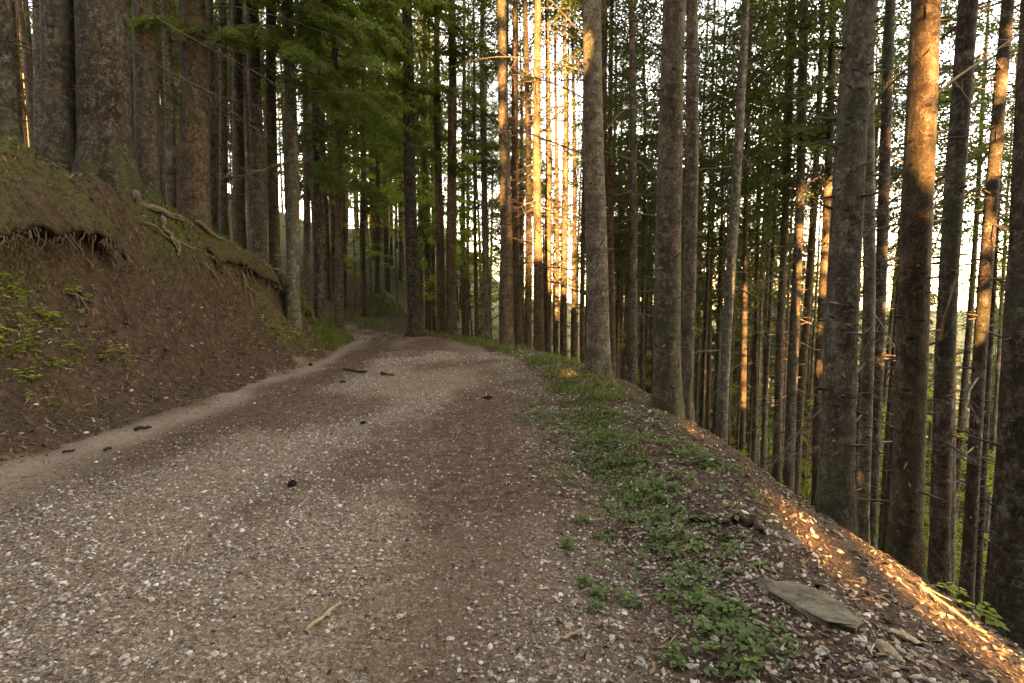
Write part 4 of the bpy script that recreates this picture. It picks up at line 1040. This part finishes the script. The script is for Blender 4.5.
def herb_quads(cx, cy, n, rad, r, leaf=(.020, .042), hgt=(.02, .075)):
    """low three-part leaves on short stalks round a point"""
    Q = []; tn = []
    for k in range(n):
        a = r.uniform(0, 6.28); d = rad * math.sqrt(r.random()); x, y = cx + d * math.cos(a), cy + d * math.sin(a)
        z = hz(x, y) + r.uniform(*hgt) * (1.2 - .6 * d / rad); s = r.uniform(*leaf); t = r.random(); a0 = r.uniform(0, 6.28)
        c = np.array([x, y, z]); tilt = r.normal(0, .25, 2)
        for j in range(3):
            aj = a0 + j * 2.094 + r.normal(0, .15); dv = np.array([math.cos(aj), math.sin(aj), 0]); dv[2] = tilt @ dv[:2] - .1
            wv = np.array([-math.sin(aj), math.cos(aj), 0]); wv[2] = tilt @ wv[:2]
            Q.append([c + dv * s * .1, c + dv * s * .65 + wv * s * .42 + [0, 0, .12 * s], c + dv * s * 1.25, c + dv * s * .65 - wv * s * .42 + [0, 0, .12 * s]]); tn.append(np.clip(t * .7 + .3 * r.random(), 0, 1))
        g_ = hz(x, y) - .005; b = np.array([x + r.normal(0, .006), y + r.normal(0, .006), g_]); o = np.array([.0012, .0012, 0])
        Q.append([b - o, b + o, c + o, c - o]); tn.append(.3)
    return np.array(Q), np.array(tn)
r_h = np.random.default_rng(11); parts = []
for (px, py, n, rad) in [(540, 378, 26, .45), (520, 392, 18, .4), (562, 396, 26, .4), (590, 402, 24, .35), (545, 405, 20, .35), (560, 420, 46, .40), (590, 422, 46, .36), (535, 420, 24, .3), (615, 418, 24, .3), (575, 442, 30, .28), (605, 448, 40, .28),
                         (630, 440, 26, .28), (650, 432, 16, .25), (598, 462, 32, .24), (625, 470, 42, .24), (648, 492, 40, .20), (640, 515, 34, .18), (660, 525, 30, .16), (680, 450, 24, .22), (695, 462, 24, .2), (720, 470, 14, .18),
                         (668, 480, 20, .18), (700, 500, 14, .14), (705, 540, 12, .12), (550, 462, 12, .2), (560, 480, 10, .16), (668, 545, 22, .12), (690, 560, 22, .12), (655, 560, 14, .10), (705, 575, 20, .10), (690, 600, 18, .09), (715, 612, 18, .09), (735, 628, 18, .09), (752, 640, 14, .09), (770, 652, 12, .08), (700, 640, 12, .08), (725, 660, 14, .08), (640, 590, 8, .09), (615, 570, 8, .09), (680, 520, 22, .15), (720, 520, 14, .14), (742, 500, 14, .16), (735, 560, 10, .12), (500, 372, 14, .4), (515, 380, 14, .4), (575, 385, 20, .4), (600, 390, 20, .4), (660, 420, 12, .3)]:
    P = ground_hit(px, py)
    if P is not None: parts.append(herb_quads(P[0], P[1], int(n * (1.7 if py < 500 else .75)), rad * (1.1 if py < 500 else 1.5), r_h))
parts_bank = []
for (px, py, n, rad) in [(10, 300, 26, .3), (25, 318, 26, .3), (45, 322, 16, .25), (8, 335, 20, .25), (75, 292, 14, .15), (95, 352, 14, .2), (20, 362, 20, .3), (45, 358, 20, .3), (120, 352, 12, .2), (70, 345, 14, .2), (255, 342, 12, .3), (300, 338, 20, .4), (35, 392, 10, .2), (270, 330, 12, .3)]:
    P = ground_hit(px, py)
    if P is not None: parts_bank.append(herb_quads(P[0], P[1], int(n * .9), rad, r_h, (.04, .075), (.04, .15)))
quads_obj('undergrowth', parts_bank, BEECH, 'yellow-green small plants dotted over the bare bank', 'ground cover')
quads_obj('undergrowth', parts, HERB, 'low three-lobed green plants covering the verge', 'ground cover')
# single herbs that stand clear
for i, (px, py, n, rad, lab) in enumerate([(586, 524, 9, .07, 'small herb on the bare gravel uphill of the other clumps'), (604, 538, 8, .06, 'light green herb among white pebbles beside the dense verge plants'), (570, 548, 8, .05, 'tiny dark green herb at the gravel side of the verge'),
        (585, 583, 8, .06, 'herb clump with pebbles all round it, above the straw stick'), (600, 597, 7, .05, 'herb clump just downhill of the pebble-ringed one'), (594, 612, 7, .04, 'bright green small herb close to the broken stick'), (632, 607, 7, .04, 'lone small herb between two pale stones'),
        (684, 590, 14, .09, 'wide herb clump uphill of the big-leaved one'), (705, 605, 12, .08, 'herb clump in the middle of the line leading to the slab'), (728, 618, 8, .07, 'bright-leaved herb next to the flat slab'), (738, 634, 7, .06, 'dark herb below the bright-leaved one'), (785, 640, 6, .06, 'long-leaved herb under the flat slab'),
        (676, 662, 10, .05, 'herb among large pale stones at the bottom of the verge'), (742, 672, 7, .06, 'big-leaved herb at the very bottom of the verge')]):
    P = ground_hit(px, py); Q, t = herb_quads(P[0], P[1], n, rad, r_h, (.022, .036), (.02, .06)); c = np.array([P[0], P[1], P[2]])
    o = link('herb', mesh_np('herb', Q.reshape(-1, 3) - c, np.arange(4 * len(Q)).reshape(-1, 4), HERB, False, None, {'tint': np.repeat(t, 4)}), None, c); tag(o, lab, 'plant', 'small herbs on the verge')
for i, (px, py, lab) in enumerate([(955, 606, 'yellow-green seedling in sun beside the lit bare branch'), (985, 628, 'yellow-green seedling further down the lit slope strip'), (745, 452, 'leafy seedling on the verge crest before the dark poles')]):
    P = ground_hit(px, py); Q, t = herb_quads(P[0], P[1], 7, .07, r_h, (.035, .06), (.08, .14)); c = P
    o = link('seedling', mesh_np('seedling', Q.reshape(-1, 3) - c, np.arange(4 * len(Q)).reshape(-1, 4), BEECH, False, None, {'tint': np.repeat(t, 4)}), None, c); tag(o, lab, 'plant', 'seedlings on the slope')

def grass_quads(n, x0, x1, y0, y1, fn, hgt, seed, power=1.0):
    r = np.random.default_rng(seed); x = r.uniform(x0, x1, n * 6); y = y0 + (y1 - y0) * r.random(n * 6) ** power
    ok = r.random(n * 6) < fn(x, y); x, y = x[ok][:n], y[ok][:n]; m = len(x); z = terrain(x, y) - .01
    h = r.uniform(hgt[0], hgt[1], m); a = r.uniform(0, 6.28, m); w = .004 + .0006 * y
    b = np.stack([x, y, z], -1); d = np.stack([np.cos(a), np.sin(a), 0 * a], -1); lean = r.normal(0, .45, (m, 2)); t_ = b + np.stack([lean[:, 0] * h, lean[:, 1] * h, h], -1)
    Q = np.stack([b - d * w[:, None], b + d * w[:, None], t_ + d * w[:, None] * .25, t_ - d * w[:, None] * .25], 1)
    return Q, r.random(m)
g1 = lambda x, y: sstep(-.15, .3, x - edge_right(y)) * sstep(1.3, .7, x - edge_right(y)) * sstep(-.25, .2, fbm(x * 1.4, y * 1.4, 44, 3))
g4 = lambda x, y: sstep(.0, .5, x - edge_right(y)) * sstep(-.2, .3, fbm(x * .8, y * .8, 47, 3)) * .8
g2 = lambda x, y: sstep(-.1, .2, edge_left(y) - x) * sstep(1.1, .5, edge_left(y) - x) * sstep(13.5, 15.5, y) * sstep(20, 18, y)
g3 = lambda x, y: sstep(1.2, 2.0, edge_left(y) - x) * sstep(4.5, 2.6, edge_left(y) - x) * sstep(.0, .25, fbm(x * .9, y * .9, 8, 3))
quads_obj('grass', [grass_quads(9000, -4, 2.2, 8, 24, g1, (.04, .13), 1), grass_quads(5000, -9, 3, 18, 30, g4, (.06, .22), 5), grass_quads(3000, -8, -4, 13, 20, g2, (.08, .22), 2), grass_quads(15000, -9.5, -5.4, 5, 15, g3, (.025, .085), 3), grass_quads(2500, -.2, 2.2, 3, 9, g1, (.03, .08), 4)],
          GRASS, 'short grass along the verge and the bank foot', 'grass')

# ------------------------------------------------------------------ sun beams and unseen spruces added behind the viewpoint to block the sun
def hero_pt(T, z): 
    p, _ = T[3](z); return T[1] + p
for dx in np.linspace(-.3, 1.3, 5):
    for z in np.linspace(2.2, 17, 14): LIT.append((*uv([.95 + dx, 21.0, z]), .40 + .10 * math.sin(z * 3 + dx * 5)))
for py in range(12, 232, 9):
    P = at_depth(917 + (115 - py) * .035, py, T_r11[1][1]); LIT.append((*uv(P), .055 if 30 < py < 200 else .035))
for (px, py) in [(868, 552), (885, 566), (902, 580), (918, 594), (935, 606), (950, 618), (968, 632), (985, 645), (1003, 657), (1020, 670)]:
    P = ground_hit(px, py)
    if P is not None: LIT.append((*uv(P), .05 + .06 * ((px * 7919) % 13) / 13 + .03 * (px > 930)))
for (px, py) in [(780, 505), (800, 525), (825, 548), (845, 570), (860, 600)]:
    P = ground_hit(px, py); LIT.append((*uv(P), .045))
for (px, py, r_) in [(558, 371, .03), (566, 373, .06), (575, 376, .05), (584, 379, .03), (690, 428, .06), (698, 433, .06), (680, 423, .04)]:
    P = ground_hit(px, py); LIT.append((*uv(P), r_))
for py in (190, 215, 240, 265, 290): LIT.append((*uv(at_depth(829, py, 12.5)), .16))
for py in (215, 250, 285, 320, 355, 390): LIT.append((*uv(at_depth(786, py, 13.5)), .14))
for py in (300, 330, 360, 390): LIT.append((*uv(at_depth(747, py, 17)), .16))
for py in (430, 460, 490): LIT.append((*uv(at_depth(949, py, T_r12[1][1])), .07))
for (px, py, y) in [(276, 262, 14), (320, 260, 16.5), (945, 315, T_r12[1][1])]: LIT.append((*uv(at_depth(px, py, y)), .05))

BEHIND = []
rb = random.Random(5)
cand = [(x + rb.uniform(-.8, .8), y + rb.uniform(-1.2, 1.2)) for y in (-9, -14.5) for x in np.arange(-46, 40, 3.2)] + [(x + rb.uniform(-.6, .6), -9 + rb.uniform(-1.5, 1.5)) for x in np.arange(42, 86, 3.6)]
cand += [(x + rb.uniform(-.6, .6), y + rb.uniform(-1, 1)) for y in (-19.5, -24) for x in np.arange(-12, 4.5, 2.7)]
litA = np.array(LIT)
for (x, y) in cand:
    if float(edge_left(y)) - .8 < x < float(edge_right(y)) + .8: continue
    z = hz(x, y)
    ua, va = uv([x, y, z]); ub, vb = uv([x, y, z + 24])
    for _ in range(14):       # keep the trunks themselves out of the narrow openings
        if np.any((np.abs(litA[:, 0] - ua) < litA[:, 2] + .34) & (litA[:, 1] > va) & (litA[:, 1] < vb) & (litA[:, 2] < .3)): x += .25; ua, va = uv([x, y, z])
    z = hz(x, y)
    root = link('spruce_tree', None, None, (x, y, z)); tag(root, 'tall unseen spruce added behind the viewpoint to block and shape the sunlight', 'tree', 'unseen spruces added as sun blockers behind the viewpoint')
    h = rb.uniform(27, 33)
    me, ax = trunk_data(h, .2, rb.randint(0, 9999), 8, 16, (0, 0), .3, 5, 0, 0, BARK, deep=.8)
    link('trunk', me, root)
    link('crown', crown_mesh('crown', h, 1.5, 3.4, rb.randint(0, 9999), NEEDLE, SPRAY_COARSE, .55, 8, profile=.55, offset=np.array([x, y, z])), root)

# ------------------------------------------------------------------ camera, light, world
cam = bpy.data.cameras.new('camera'); cam.sensor_width = 36; cam.lens = 36 * F / W; cam.clip_end = 6000; cam.clip_start = .05
co = bpy.data.objects.new('camera', cam); COL.objects.link(co); co.location = CAM; co.rotation_euler = (math.radians(90) - PITCH, 0, 0); SC.camera = co
el = math.asin(SUN_TO[2]); az = math.atan2(SUN_TO[0], SUN_TO[1])
sd = bpy.data.lights.new('sun', 'SUN'); sd.energy = 4.0; sd.angle = math.radians(.5); sd.color = (1.0, .76, .47)
so = bpy.data.objects.new('sun', sd); COL.objects.link(so); so.rotation_euler = Vector(SUN_TO).to_track_quat('Z', 'Y').to_euler(); so.location = (0, 0, 60)
wd = bpy.data.worlds.new('World'); SC.world = wd; wd.use_nodes = True; nt = wd.node_tree; nt.nodes.clear()
sky = nt.nodes.new('ShaderNodeTexSky'); sky.sky_type = 'NISHITA'; sky.sun_disc = False; sky.sun_elevation = el; sky.sun_rotation = az
sky.dust_density = 0.8; sky.air_density = 1.0; sky.ozone_density = 1.0
bg = nt.nodes.new('ShaderNodeBackground'); bg.inputs[1].default_value = .15; ow = nt.nodes.new('ShaderNodeOutputWorld')
nt.links.new(sky.outputs[0], bg.inputs[0]); nt.links.new(bg.outputs[0], ow.inputs[0])
vs = SC.view_settings; vs.view_transform = 'Standard'; vs.look = 'None'; vs.gamma = 1; vs.use_curve_mapping = False; vs.exposure = 4.4; vs.use_white_balance = True; vs.white_balance_temperature = 13800; vs.white_balance_tint = 30
SC.cycles.max_bounces = 6; SC.cycles.diffuse_bounces = 4; SC.cycles.transmission_bounces = 4; SC.cycles.glossy_bounces = 2
SC.cycles.use_denoising = True
